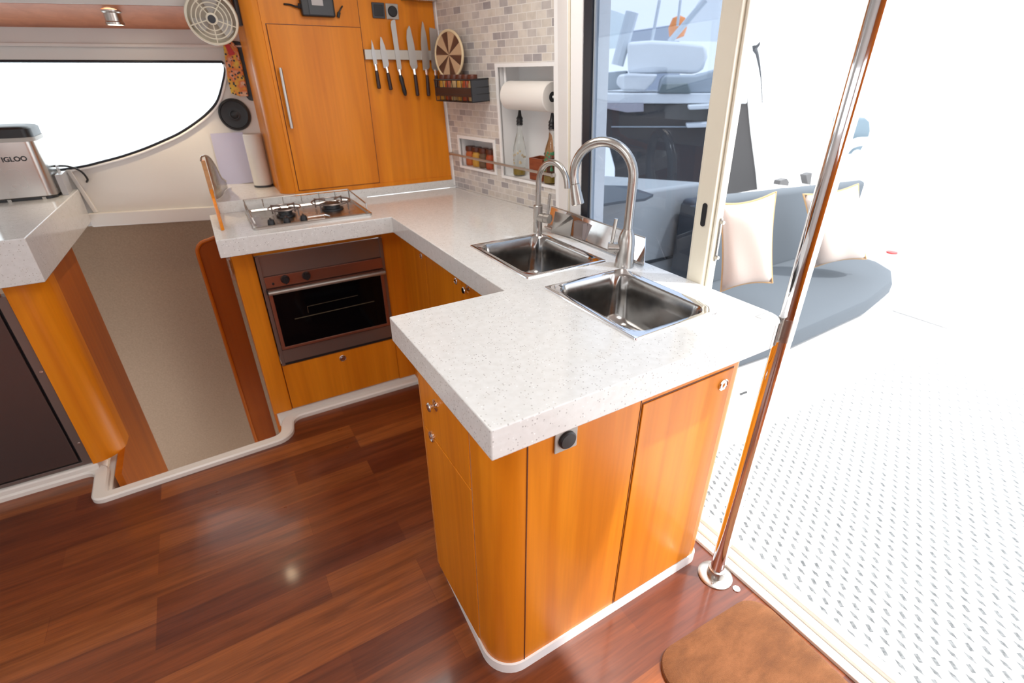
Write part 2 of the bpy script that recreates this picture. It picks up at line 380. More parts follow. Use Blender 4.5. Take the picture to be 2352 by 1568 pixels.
# ================================================================ SETTING
# floor with the stairwell cut out
def fillet(pts, rads, n=9):
    out = [V((*pts[0], 0))]
    for i in range(1, len(pts)-1):
        p = V(pts[i]); a = (V(pts[i-1])-p).normalized(); c = (V(pts[i+1])-p).normalized(); ang = a.angle(c)/2; r = rads[i-1]
        L_ = r/math.tan(ang); t0 = p+a*L_; t1 = p+c*L_; cen = p+(a+c).normalized()*(r/math.sin(ang)); a0 = (t0-cen); a1 = (t1-cen); th = a0.angle_signed(a1)
        for k in range(n+1):
            w = -th*k/n; out.append(V((cen.x+a0.x*math.cos(w)-a0.y*math.sin(w), cen.y+a0.x*math.sin(w)+a0.y*math.cos(w), 0)))
    return out+[V((*pts[-1], 0))]
lip_c = fillet([(-2.6, 1.615), (-.968, 1.612), (-.962, 1.408), (-.235, 1.43), (-.212, 1.576), (.42, 1.572)], [.035, .045, .085, .045])
lip_i = fillet([(-2.6, 1.66), (-.918, 1.658), (-.915, 1.452), (-.283, 1.474), (-.258, 1.622), (.42, 1.617)], [.07, .012, .045, .085])
b = B()
pts = [(-2.6, -2.4, 0), (.86, -2.4, 0), (.86, 1.575, 0)] + [tuple(p) for p in reversed(lip_c)]
hexa(b, [V(p)-V((0, 0, .03)) for p in pts], [V(p) for p in pts])
struct(obj('floor', b, 'floor', smooth=False))
# white moulding that edges the floor (offset strip outwards)
def offset(path, w):
    out = []
    for i, p in enumerate(path):
        t = (path[min(i+1, len(path)-1)]-path[max(i-1, 0)]).normalized(); out.append(p+V((-t.y, t.x, 0))*w)
    return out
def strip(path, w0, w1, z0, z1, r=.006):
    b = B(); A = offset(path, w0); D = offset(path, w1); loops = []
    for a, d in zip(A, D):
        e = (d-a).normalized()*r; a0 = V((a.x, a.y, z0)); a1 = V((a.x, a.y, z1)); d1 = V((d.x, d.y, z1)); d0 = V((d.x, d.y, z0)); e.z = 0
        loops.append([a0, a1-V((0, 0, r)), a1+e, d1-e, d1-V((0, 0, r)), d0])
    loft(b, loops, True, True); return b
def lip_w(k): return k
b = B(); loops = []
for a, d in zip(lip_c, lip_i):
    e = (d-a).normalized()*.006; z1 = .022; r = .006
    loops.append([V((a.x, a.y, -.04)), V((a.x, a.y, z1-r)), V((a.x, a.y, z1))+e, V((d.x, d.y, z1))-e, V((d.x, d.y, z1-r)), V((d.x, d.y, -.04))])
loft(b, loops, True, True)
lipo = struct(obj('trim_1', b, 'trimw'))
# raised white plinths below the fridge cabinet and the oven cabinet
b = B(); box(b, -2.6, -.95, 1.62, 1.75, -.04, .045); struct(obj('baseboard_fridge', b, 'trimw', bevel=.008))
b = B(); box(b, -.275, .42, 1.612, 1.74, -.04, .045); struct(obj('baseboard_galley', b, 'trimw', bevel=.008))
b = B(); box(b, -.93, -.905, 1.46, 1.75, -.2, .0); struct(obj('trim_2', b, 'trimw', bevel=.004))
# stairwell: hull liner wall, lower sole
b = B(); prism(b, [wp(-1.2, -1.2, -.035), wp(.75, -1.2, -.035), wp(.75, .805, -.035), wp(-1.2, .805, -.035)], -WN*.02)
struct(obj('wall_hull', b, 'vinyl'))
b = B(); box(b, -1.3, 1, 1.44, 2.7, -1.22, -1.2); struct(obj('floor_lower', b, 'vinyl'))
b = B(); box(b, -1.3, .4, 1.40, 1.43, -1.2, -.031); struct(obj('wall_stairwell', b, 'white'))
# window wall with the big curved pane
P = lambda x, y: onplane(x, y, (-.79, 2.45, 0), WN)
outline = curve_pts([P(510, 142), P(517, 156), P(513, 185), P(500, 230), P(478, 258), P(450, 281), P(415, 304), P(380, 321), P(330, 342), P(280, 359), P(235, 371), P(190, 382), P(120, 392), P(40, 400)], 4)
def suv(p): q = p-V((-.79, 2.45, 0)); return q.dot(WU), q.z
ow = [suv(p) for p in outline]
top_z = 1.488; sL = -1.6; sR = 1.25; z_top = 1.95; z_bot = .803
b = B()
bot = [(s, z) for s, z in ow if s > sL]
bot_l = bot + [(sL, bot[-1][1]-.02)]
loop_hole = [(sL, top_z)] + bot_l
def wallface(b, pts2, d0, d1):
    prism(b, [wp(s, z, d0) for s, z in pts2], WN*(d1-d0))
wallface(b, [(sL, top_z), (sR, top_z), (sR, 1.60), (sL, 1.60)], -.03, 0)
wallface(b, [(sL, 1.60), (sR, 1.60), (sR, z_top), (sL, z_top)], -.03, 0)
for (s0, z0), (s1, z1) in zip(bot_l, bot_l[1:]):
    if s0 > s1: wallface(b, [(s1, z_bot), (s0, z_bot), (s0, z0), (s1, z1)], -.03, 0)
smax = max(s for s, z in ow)
i0 = max(range(len(ow)), key=lambda i: ow[i][0])
wallface(b, [(ow[0][0], top_z), *[ow[i] for i in range(1, i0+1)], (smax, z_bot), (sR, z_bot), (sR, top_z)], -.03, 0)
for i in range(0): pass
bmesh.ops.remove_doubles(b, verts=b.verts[:], dist=1e-5)
struct(obj('wall_window', b, 'white', smooth=False))
wn = struct(thing('window_1', 'long curved cabin window in the white wall above the fridge counter', 'window', wp(-.4, 1.2)))
del wn['category'], wn['label']
seal = [wp(sL, top_z-.004, .002)]+[wp(s, z, .002) for s, z in ow]+[wp(sL, bot_l[-1][1], .002)]
b = B(); tube(b, seal, .0055, 8); obj('seal', b, 'rubber', wn, label='black rubber seal')
b = B(); tube(b, [p+WN*.003+V((0, 0, -.009)) + WU*.006 for p in seal[1:]], .005, 8); obj('window_frame', b, 'outw', wn)
b = B(); prism(b, [wp(sL, 1.0, -.02), wp(.78, 1.0, -.02), wp(.78, 1.5, -.02), wp(sL, 1.5, -.02)], -WN*.004); obj('pane', b, 'pane_c', wn)
# ledges on the window wall
b = B(); prism(b, [wp(sL, 1.535, 0), wp(sR, 1.535, 0), wp(sR, 1.548, 0), wp(sL, 1.548, 0)], WN*.02)
struct(obj('trim_3', b, 'white', bevel=.003))
b = B(); prism(b, [wp(-.01, .803, 0), wp(sR, .803, 0), wp(sR, .866, 0), wp(-.01, .866, 0)], WN*.022)
struct(obj('trim_4', b, 'white', bevel=.005))
b = B(); prism(b, [wp(.012, .866, 0), wp(.032, .866, 0), wp(-.01, 1.06, 0), wp(-.03, 1.06, 0)], WN*.012)
struct(obj('trim_5', b, 'white', bevel=.004))
# soffit and ceiling
def wp2(sv, d, z): return wp(sv, z, d)
b = B(); sa, sb = -1.6, 1.2
hexa(b, [wp2(sa, 0, 1.602), wp2(sb, 0, 1.602), wp2(.80, .25, 1.660), wp2(sa, .25, 1.651)], [wp2(sa, 0, 1.622), wp2(sb, 0, 1.622), wp2(.80, .25, 1.680), wp2(sa, .25, 1.660)]); struct(obj('ceiling_soffit', b, 'soffit', smooth=False))
b = B(); hexa(b, [wp2(sa, .251, 1.652), wp2(.80, .251, 1.661), wp2(.80, .251, 1.95), wp2(sa, .251, 1.95)], [wp2(sa, .27, 1.652), wp2(.80, .27, 1.661), wp2(.80, .27, 1.95), wp2(sa, .27, 1.95)]); struct(obj('trim_6', b, 'white'))
b = B(); grid(b, [-2.6, -1.05, -.45, .93], [-2.4, -.65, -.05, 3.2], lambda x, y: not (-1.05 < x < -.45 and -.65 < y < -.05), lambda u, z, d: V((u, z, d)), 1.95, 1.99); struct(obj('ceiling', b, 'white'))
# saloon behind the camera
b = B(); grid(b, [-2.6, -2.2, -.4, .76], [0, .95, 1.5, 1.95], lambda u, z: not (-2.2 < u < -.4 and .95 < z < 1.5), lambda u, z, d: V((u, d, z)), -2.44, -2.4); struct(obj('wall_back', b, 'wood_d'))
b = B(); grid(b, [-2.4, -1.6, .8, 3.2], [0, 1.05, 1.45, 1.95], lambda u, z: not (-1.6 < u < .8 and 1.05 < z < 1.45), lambda u, z, d: V((d, u, z)), -2.64, -2.6); struct(obj('wall_left', b, 'white'))

# tile wall with its two niches
NI = (.412, .750, 1.031, 1.459); NJ = (.083, .357, 1.036, 1.167)
b = B()
ins = lambda u, z: not (NI[0] < u < NI[1] and NI[2] < z < NI[3]) and not (NJ[0] < u < NJ[1] and NJ[2] < z < NJ[3])
grid(b, [-.05, NJ[0], NJ[1], NI[0], NI[1], .768], [.86, NI[2], NJ[2], NJ[3], NI[3], 1.93], ins, tp, -.012, 0)
def tuv(co):
    q = V(co)-V((.80, 1.844, .925)); return (q.dot(EU), q.z)
struct(obj('wall_right', b, 'tile', smooth=False, uvfn=tuv, origin=(0, 0, 0)))
def niche(nm, u0, u1, z0, z1, dep):
    b = B(); w = .012
    box(b, u0-w, u0, z0-w, z1+w, -dep, -.001, lambda x, y, z: tp(x, y, z)); box(b, u1, u1+w, z0-w, z1+w, -dep, -.001, lambda x, y, z: tp(x, y, z))
    box(b, u0, u1, z0-w, z0, -dep, -.001, lambda x, y, z: tp(x, y, z)); box(b, u0, u1, z1, z1+w, -dep, -.001, lambda x, y, z: tp(x, y, z))
    box(b, u0-w, u1+w, z0-w, z1+w, -dep-.01, -dep, lambda x, y, z: tp(x, y, z))
    f = .009
    for a in ((u0-f, u0+.004, z0-f, z1+f), (u1-.004, u1+f, z0-f, z1+f), (u0+.004, u1-.004, z1-.004, z1+f), (u0+.004, u1-.004, z0-f, z0+.002)):
        box(b, a[0], a[1], a[2], a[3], -.001, .005, lambda x, y, z: tp(x, y, z))
    return struct(obj(nm, b, 'outw', smooth=False))
niche('trim_7', *NI, .115); niche('trim_8', *NJ, .085)
b = B(); box(b, -.06, .006, .93, 1.93, -.012, .004, lambda x, y, z: tp(x, y, z)); struct(obj('trim_9', b, 'outw', bevel=.002))
# door: jambs, black seal frame, tinted pane, cream stile
b = B(); box(b, .752, .772, .925, 1.93, -.03, .008, lambda x, y, z: tp(x, y, z)); struct(obj('trim_10', b, 'outw', bevel=.003))
b = B(); jp = [(.910, 1.083), (.862, .955), (.836, .905), (.806, .885), (.806, .796), (.90, .796), (.96, 1.083)]
hexa(b, [V((x, y, .921)) for x, y in jp], [V((x-.0605, y, 1.93)) for x, y in jp]); struct(obj('trim_11', b, 'outw', smooth=False))
b = B(); box(b, .798, .858, .921, 1.93, -.008, .002, dp); struct(obj('trim_12', b, 'outw', bevel=.003))
b = B(); box(b, .862, .872, .921, 1.93, -.02, .001, dp); struct(obj('trim_14', b, 'cream', bevel=.002))
door = struct(thing('door_1', '-', '-', dp(.5, .92))); del door['label'], door['category']
b = B(); box(b, .757, .795, .921, 1.93, -.02, .002, dp); obj('door_frame', b, 'rubber', door, bevel=.003, label='black door seal frame')
b = B(); box(b, .318, .752, .90, 1.93, -.018, -.012, dp); obj('pane', b, 'pane', door)
b = B(); box(b, .751, .757, .92, 1.93, -.02, -.006, dp); obj('pane_edge', b, 'canvasg', door)
st = B(); box(st, .262, .312, .0, 1.93, -.04, .0, dp); box(st, .312, .322, .0, 1.93, -.04, -.008, dp); box(st, .254, .262, .0, 1.93, -.04, -.012, dp)
stile = obj('door_stile', st, 'cream', door, bevel=.006, label='cream metal stile')
b = B()
sl = [(.284+x, 1.106+z) for x, z in rrect(-.007, .007, -.030, .030, .0065, 5)]
prism(b, [dp(y, z, -.001) for y, z in sl], (-.003, 0, 0)); obj('finger_slot', b, 'black', door)
b = B(); tube(b, [dp(.252, 1.10, -.03), dp(.252, .985, -.03)], .004, 8); tube(b, [dp(.254, 1.09, -.03), dp(.243, 1.09, -.03)], .005, 8); tube(b, [dp(.254, .995, -.03), dp(.243, .995, -.03)], .005, 8); obj('latch', b, 'steel', door)
# threshold with tracks
b = B()
for x0, x1, z in ((.86, .885, .012), (.885, .897, .004), (.897, .925, .016), (.925, .937, .003), (.937, .968, .020)): box(b, x0, x1, -2.4, .60, -.04, z)
struct(obj('trim_13', b, 'trimw', bevel=.003))
b = B(); box(b, .968, 4.5, -2.6, .425, -.08, -.035); struct(obj('deck', b, 'deck', smooth=False))
b = B(); box(b, .968, 6, .425, 2.2, -.09, -.045); box(b, 4.5, 6, -2.6, .425, -.09, -.035); struct(obj('deck_margin', b, 'outw', smooth=False))

# ================================================================ GALLEY
# island cabinet
isl = thing('island_cabinet', 'orange wooden peninsula cabinet with rounded corners carrying the two sinks', 'cabinet', (.42, .28, 0))
def arc(cx, cy, r, a0, a1, n=8): return [(cx+r*math.cos(math.radians(a0+(a1-a0)*i/n)), cy+r*math.sin(math.radians(a0+(a1-a0)*i/n))) for i in range(n+1)]
def shell(path, z0, z1, t=.016):
    pt = [V((x, y, 0)) for x, y in path]; inn = offset(pt, -t); b = B()
    loft(b, [[V((p.x, p.y, z0)), V((p.x, p.y, z1)), V((q.x, q.y, z1)), V((q.x, q.y, z0))] for p, q in zip(pt, inn)], True, True); return b
body_path = [(.05, .492)] + arc(.127, .165, .077, 180, 270, 10) + arc(.775, .113, .025, 270, 360, 6) + [(.80, .492), (.42, .492)]
obj('cabinet_body', shell(body_path[::-1], .036, .855), 'wood', isl)
plinth = [(.06, .50)] + arc(.127, .165, .083, 180, 270, 10) + arc(.775, .113, .031, 270, 360, 6) + [(.806, .50)]
obj('plinth', shell(plinth[::-1], 0.0, .036, .02), 'outw', isl, label='white base strip')
def seamline(x, z0, z1, y=.0865): 
    b = B(); box(b, x-.0012, x+.0012, y, y+.003, z0, z1); return b
b = seamline(.128, .036, .855); box(b, .4366, .4378, .0868, .09, .036, .855); obj('panel_seam', b, 'lid', isl)
b = B(); pl = [(.442, .042), (.760, .042), (.760, .757), (.442, .757)]; box(b, .442, .760, .0845, .089, .042, .757)
dr = obj('door', b, 'wood', isl, bevel=.002)
b = B(); box(b, .4412, .7625, .0872, .0885, .037, .7605); obj('door_gap', b, 'lid', isl)
def knob(nm, p, ax, parent, r=.0105, ring=True):
    b = B(); prof = [(r*1.25, 0), (r*1.25, .002), (r*.85, .0035), (r*.45, .006), (r*.5, .011), (r*.95, .014), (r, .0175), (r*.8, .020), (0, .0205)]
    lathe(b, prof, p, ax, 24); return obj(nm, b, 'chrome', parent)
def flush(nm, p, ax, parent, r=.0135):
    b = B(); lathe(b, [(r, 0), (r, .003), (r*.85, .0045), (r*.75, .002), (r*.5, .002), (r*.45, .006), (0, .0065)], p, ax, 24); return obj(nm, b, 'chrome', parent)
flush('knob', (.727, .0845, .717), (0, -1, 0), dr, .017)
b = B(); box(b, .0465, .0515, .196, .468, .604, .850); dw_ = obj('drawer', b, 'wood', isl, bevel=.002)
b = B(); box(b, .0465, .0515, .196, .468, .042, .600); dl = obj('door', b, 'wood', isl, bevel=.002)
b = B(); box(b, .0492, .0505, .193, .471, .039, .853); box(b, .0492, .0505, .4835, .4855, .036, .853); obj('door_gap', b, 'board', isl)
knob('knob', (.0465, .370, .728), (-1, 0, 0), dw_, .0125)
flush('knob', (.0465, .418, .60), (-1, 0, 0), dl, .015)
sk = thing('power_socket', 'square grey socket with round black cap on the front of the peninsula', 'socket', (.222, .085, .72))
bx('cover_plate', 'grey', sk, .193, .251, .0825, .0865, .722, .782, bevel=.003)
b = B(); lathe(b, [(.021, 0), (.021, .006), (.018, .009), (0, .0095)], (.222, .0825, .752), (0, -1, 0), 28); obj('cap', b, 'black', sk)

# oven cabinet
oc = thing('oven_cabinet', 'orange wooden cabinet housing the oven, drawer below it', 'cabinet', (.06, 1.7, .045))
bx('stile', 'wood', oc, -.286, -.206, 1.600, 1.80, .045, .855, bevel=.006)
bx('stile', 'wood', oc, .318, .4055, 1.602, 1.66, .045, .855, bevel=.001)
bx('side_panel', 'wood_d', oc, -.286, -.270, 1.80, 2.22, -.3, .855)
bx('rail', 'wood', oc, -.206, .318, 1.61, 1.63, .79, .855)
d_ = bx('drawer', 'wood', oc, -.204, .316, 1.598, 1.618, .052, .282, bevel=.002)
flush('knob', (.058, 1.598, .248), (0, -1, 0), d_, .016)
bx('drawer_gap', 'lid', oc, -.206, .318, 1.612, 1.62, .045, .285)
b = B(); box(b, -.300, -.288, 1.600, 1.608, .71, .80); lathe(b, [(.006, 0), (.006, .06)], (-.294, 1.597, .735), (0, 0, 1), 12); obj('hinge', b, 'steel', oc)
# right-hand run under the worktop
rr = thing('sink_run_cabinet', 'orange wooden cabinet run with small round knobs below the inner worktop', 'cabinet', (.41, 1.05, .03))
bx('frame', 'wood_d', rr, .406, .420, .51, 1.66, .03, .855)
for y0, y1, ky in ((1.305, 1.6015, 1.338), (.955, 1.300, 1.0), (.62, .950, .905)):
    dd = bx('door', 'wood', rr, .400, .4055, y0, y1, .04, .835, bevel=.002)
    (flush if ky > .95 else knob)('knob', (.400, ky, .765), (-1, 0, 0), dd, .013)
bx('plinth', 'trimw', rr, .402, .43, .50, 1.575, 0, .029)

# worktop (one continuous piece) with sink cut-outs and raised backsplash
S1 = (.412, .703, .541, .901); S2 = (.416, .697, .110, .464)
wt = thing('worktop', 'white speckled quartz worktop, U shaped around stove and two sinks', 'worktop', (.4, .9, .855))
def hole(x, y):
    for s in (S1, S2):
        if s[0]+.016 < x < s[1]-.016 and s[2]+.016 < y < s[3]-.016: return True
    return False
def inwt(x, y):
    if hole(x, y): return False
    if y < .504: return True
    if x > .317: return True
    return y > 1.419
xs = sorted([-.317, 0, .317, .745, .80, S1[0]+.016, S1[1]-.016, S2[0]+.016, S2[1]-.016]); ys = sorted([0, .055, .504, 1.419, 1.844, S1[2]+.016, S1[3]-.016, S2[2]+.016, S2[3]-.016])
b = B()
grid(b, xs, ys, lambda x, y: inwt(x, y) and not (x < 0 and y < 1) and not (x > .745 and y < .055), lambda x, y, d: V((x, y, d)), .855, .92)
# merge cells into big faces
bmesh.ops.remove_doubles(b, verts=b.verts[:], dist=1e-6)
cor = [(.745, .055)] + arc(.745, .055, .055, 270, 360, 8)
hexa(b, [V((x, y, .855)) for x, y in cor], [V((x, y, .92)) for x, y in cor])
wed = [(.80, 1.844), (.80, 1.09), (.912, 1.09)]
hexa(b, [V((x, y, .855)) for x, y in wed][::-1], [V((x, y, .9199)) for x, y in wed][::-1])
bmesh.ops.dissolve_limit(b, angle_limit=.01, verts=b.verts[:], edges=b.edges[:])
obj('slab', b, 'quartz', wt, bevel=.003)
b = B(); box(b, .0, .797, 1.8445, 1.885, .92, .958); obj('backsplash', b, 'quartz', wt, bevel=.002)
b = B(); box(b, -.276, .008, 1.842, 2.20, .9205, .967); prism(b, [(-.276, 2.20, .9205), (.008, 2.20, .9205), (.008, 2.203, .9205), (-.276, 2.285, .9205)], (0, 0, .0465)); obj('shelf', b, 'quartz', wt, bevel=.002)

# sinks
def sink(label, s):
    x0, x1, y0, y1 = s; t = thing('sink', label, 'sink', ((x0+x1)/2, (y0+y1)/2, .77), 'steel sinks in the worktop')
    b = B(); z = .9205
    L = lambda ins, zz, r: [V((x, y, zz)) for x, y in rrect(x0+ins, x1-ins, y0+ins, y1-ins, r)]
    loft(b, [L(0, z-.0004, .006), L(.001, z+.0035, .006), L(.005, z+.005, .008), L(.014, z+.0035, .03), L(.020, z+.002, .042)], False, False)
    obj('rim', b, 'chrome', t)
    b = B()
    loft(b, [L(.020, z+.002, .042), L(.023, z-.004, .045), L(.026, z-.05, .048), L(.030, z-.115, .052), L(.036, z-.133, .055), L(.048, z-.143, .05), L(.08, z-.146, .04), L(.125, z-.148, .012)], False, True)
    obj('basin', b, 'sink', t)
    b = B(); lathe(b, [(.030, 0), (.030, .003), (.022, .0015), (.006, .001), (0, .001)], ((x0+x1)/2, (y0+y1)/2, z-.1475), (0, 0, 1)); obj('drain', b, 'chrome', t)
sink('square steel sink farther along the worktop, nearer the tiled wall', S1)
sink('square steel sink in the peninsula end of the worktop, below the tall faucet', S2)

# tall faucet: spout plane runs towards the sinks
def faucet(label, base, H, reach, dirv, rb, rp, lever_z, tall):
    base = V(base); dv = V(dirv).normalized()
    t = thing('faucet', label, 'faucet', base)
    b = B()
    if tall:
        lathe(b, [(.029, 0), (.028, .01), (.0255, .04), (.0245, .075), (.021, .095), (.0155, .108), (.0145, .112)], base, (0, 0, 1), 32)
    else:
        lathe(b, [(rb, 0), (rb, .095), (rb*.9, .097)], base, (0, 0, 1), 28)
    obj('body', b, 'steel', t)
    z0 = .11 if tall else .096; rad = reach/2
    pts = [base+V((0, 0, z0))]
    zc = H-rad
    pts.append(base+V((0, 0, (z0+zc)/2)))
    for i in range(25):
        a = PI-PI*1.10*i/24 if tall else PI-PI*i/24
        pts.append(base+V((0, 0, zc))+dv*(rad+rad*math.cos(a))+V((0, 0, rad*math.sin(a))))
    b = B(); tube(b, pts, rp, 16)
    obj('spout', b, 'steel', t)
    if tall:
        e = pts[-1]; dn = (pts[-1]-pts[-2]).normalized()
        b = B(); tube(b, [e, e+dn*.002, e+dn*.003, e+dn*.06, e+dn*.062], [rp*1.0, rp*.9, rp*1.05, rp*1.42, rp*1.3], 20); obj('spray_head', b, 'steel', t)
    side = V((-.78, .62, 0)).normalized() if tall else V((.35, -.94, 0)).normalized()
    b = B(); a = base+V((0, 0, lever_z)); r_ = .0155 if tall else .0165
    tube(b, [a, a+side*.030, a+side*.0301, a+side*.033, a+side*.0331, a+side*.052], [r_, r_, r_*.9, r_*.9, r_, r_], 20); vb = obj('valve', b, 'steel', t)
    b = B(); c = a+side*.042; tube(b, [c+V((0, 0, r_*.7)), c+V((.005, -.004, .085))], [.0045, .0058], 10); obj('lever', b, 'steel', t)
faucet('tall gooseneck pull-down faucet in brushed steel behind the nearer sink', (.722, .485, .9204), .342, .185, (-.42, .91, 0), .026, .0135, .055, True)
faucet('smaller gooseneck faucet in brushed steel behind the farther sink', (.702, .925, .9204), .250, .145, (.12, -1, 0), .0165, .0100, .055, False)
# steel splash rack along the door glass
rk = thing('dish_rack', 'folded polished steel rack standing along the door glass behind the faucets', 'rack', (.77, .68, .92))
b = B(); hexa(b, [V((.762, .952, .924)), V((.768, .448, .924)), V((.786, .474, .998)), V((.780, .952, .998))], [V((.764, .952, .924)), V((.770, .448, .924)), V((.788, .474, .998)), V((.782, .952, .998))]); obj('back_plate', b, 'chrome', rk)
b = B(); tube(b, [(.755, .955, .9255), (.762, .446, .9255)], .0035, 8); tube(b, [(.781, .952, .998), (.787, .474, .998)], .0025, 8); obj('wire_frame', b, 'steel', rk)
b = B(); prism(b, [(.735, .885, .925), (.752, .795, .925), (.757, .790, .99), (.752, .80, 1.0), (.742, .875, 1.0)], (.002, 0, 0)); obj('end_plate', b, 'steel', rk)
b = B(); box(b, .757, .778, .735, .785, .922, .985); obj('bracket', b, 'dsteel', rk, bevel=.002)

# cooktop
ck = thing('cooktop', 'steel two-burner gas cooktop with guard rail at the corner of the worktop', 'cooktop', (.04, 1.65, .92))
cx0, cx1, cy0, cy1 = -.185, .262, 1.488, 1.815
L = lambda ins, z, r: [V((x, y, z)) for x, y in rrect(cx0+ins, cx1-ins, cy0+ins, cy1-ins, r)]
b = B(); loft(b, [L(0, .9203, .012), L(0, .928, .012), L(.004, .931, .012), L(.012, .930, .012), L(.016, .9235, .012), L(.10, .9225, .012)], False, True); obj('tray', b, 'steel', ck)
b = B(); zr = .972
rail = [(cx0+.010, cy0+.05, .935), (cx0+.006, cy0+.052, .955), (cx0+.004, cy1-.008, zr), (cx1-.012, cy1-.008, zr), (cx1-.008, cy0+.055, .958), (cx1-.008, cy0+.05, .935)]
tube(b, rail, .003, 8)
for x in (-.11, -.03, .045, .12, .19): tube(b, [(x, cy1-.008, zr), (x, cy1-.010, .932)], .0022, 6)
for p in ((cx0+.006, cy1-.008), (cx1-.010, cy1-.008)): tube(b, [(*p, zr), (*p, .932)], .003, 6)
obj('guard_rail', b, 'steel', ck)
def burner(cx, cy, r):
    b = B(); lathe(b, [(r*1.3, .9232), (r*1.25, .930), (r, .931), (r*.95, .941), (r*1.05, .943), (r*.9, .951), (0, .952)], (cx, cy, 0), (0, 0, 1), 28)
    bo = obj('burner', b, 'black', ck)
    b = B()
    for k in range(4):
        a = PI/4+k*PI/2; d = V((math.cos(a), math.sin(a), 0)); c = V((cx, cy, 0))
        tube(b, [c+d*r*2.2+V((0, 0, .926)), c+d*r*2.2+V((0, 0, .962)), c+d*r*.75+V((0, 0, .960))], .0032, 6)
    tube(b, [V((cx+r*2.2*math.cos(2*PI*i/24), cy+r*2.2*math.sin(2*PI*i/24), .957)) for i in range(24)], .0028, 6, True)
    obj('pan_support', b, 'dsteel', bo)
k1 = atZ(655, 486, .94); k2 = atZ(775, 482, .94); burner(k1.x, max(k1.y, 1.64), .028); burner(k2.x, 1.67, .036)
for kx, ky in ((622, 508), (658, 503), (697, 498)):
    kp = atZ(kx, ky, .942); x, y = kp.x, kp.y
    b = B(); lathe(b, [(.0125, 0), (.0135, .004), (.0115, .018), (.010, .022), (0, .0225)], (x, y, .926), (0, 0, 1), 20); box(b, x-.003, x+.003, y-.011, y+.011, .944, .953); obj('knob', b, 'black', ck)
b = B(); tube(b, [(.02, 1.56, .929), (.085, 1.555, .931), (.10, 1.52, .931)], .003, 6); obj('clamp_rod', b, 'chrome', ck)

# oven
ov = thing('oven', 'built-in dark steel oven with black glass door, under the cooktop', 'oven', (.055, 1.7, .285))
X0, X1 = -.203, .315
bx('body', 'dsteel', ov, X0, X1, 1.600, 1.80, .287, .785)
bx('vent_panel', 'dsteel', ov, X0+.008, X1-.006, 1.596, 1.60, .705, .79)
bx('frame_strip', 'dsteel', ov, X0, X0+.014, 1.590, 1.60, .287, .79, bevel=.001)
bx('frame_strip', 'dsteel', ov, X1-.014, X1, 1.590, 1.60, .287, .79, bevel=.001)
cp = bx('control_panel', mat('steel_brown_reflection_tint', (.36, .17, .12), .28, .8), ov, X0+.014, X1-.014, 1.585, 1.60, .655, .703, bevel=.0015)  # brown reflection of the wood is mixed into the steel colour
for x in (-.112, -.028):
    b = B(); lathe(b, [(.017, 0), (.018, .003), (.015, .016), (.013, .020), (0, .0205)], (x, 1.585, .683), (0, -1, 0), 24)
    box(b, x-.004, x+.004, 1.563, 1.585, .668, .700); obj('knob', b, 'black', cp)
b = B(); lathe(b, [(.005, 0), (.005, .004), (0, .0045)], (-.160, 1.585, .672), (0, -1, 0), 14); obj('spark_button', b, 'black', cp)
b = B(); grid(b, [X0+.016, X0+.030, X1-.030, X1-.016], [.368, .380, .635, .650], lambda x, z: not (X0+.03 < x < X1-.03 and .38 < z < .635), lambda x, z, d: V((x, d, z)), 1.600, 1.580); od = obj('door', b, cp.data.materials[0], ov, bevel=.001)
b = B(); box(b, X0+.030, X1-.030, 1.583, 1.590, .380, .635); obj('door_glass', b, 'blackg', od)
b = B(); tube(b, [(X0+.016, 1.566, .640), (X1-.012, 1.566, .640)], .0095, 16)
obj('handle', b, 'magnet', od, label='pale tubular handle')
for q0 in (X0+.010, X1-.022):
    b = B(); box(b, q0, q0+.012, 1.566, 1.582, .634, .648); obj('handle_bracket', b, 'black', od)
b = B(); tube(b, [(-.11, 1.5822, .50), (.24, 1.5822, .505)], .0016, 6); tube(b, [(-.05, 1.5822, .545), (.17, 1.5822, .55)], .0009, 6); tube(b, [(-.05, 1.5822, .545), (-.05, 1.5822, .515)], .0009, 6)
obj('rack_bar', b, mat('dim_brass', (.10, .075, .04), .5, .5), od)
bx('lower_panel', 'dsteel', ov, X0+.014, X1-.002, 1.590, 1.60, .300, .362)
bx('gap', 'black', ov, X0+.014, X1-.002, 1.594, 1.5995, .287, .299)

# dividing board left of the stove with its steel guard
dv = thing('divider_board', 'thin curved orange wooden end board left of the stove', 'divider', (-.283, 1.8, .92))
b = B(); pr_ = [(1.552, .9205), (1.60, .945), (1.68, .958), (1.78, .967), (1.842, .985), (1.868, 1.02), (1.872, 1.115), (1.885, 1.125), (1.98, 1.118), (2.05, 1.06), (2.12, 1.0), (2.15, .968), (1.8405, .968), (1.8405, .9205)]
prism(b, [(-.291, y, z) for y, z in pr_], (.012, 0, 0)); obj('board', b, 'wood', dv, bevel=.002)
b = B(); g = curve_pts([(-.292, 1.862, 1.13), (-.285, 1.885, 1.142), (-.262, 1.93, 1.135), (-.245, 1.99, 1.09), (-.232, 2.08, 1.03), (-.215, 2.15, 1.0)], 6); tube(b, g, .0038, 8)
loft(b, [[p, p+V((.001, 0, 0)), V((p.x+.001, p.y, .969)), V((p.x, p.y, .969))] for p in g[9:]], True, True); obj('guard', b, 'steel', dv)
b = B(); box(b, -.2925, -.277, 1.866, 1.872, 1.0, 1.128); obj('edge_strip', b, 'board', dv)

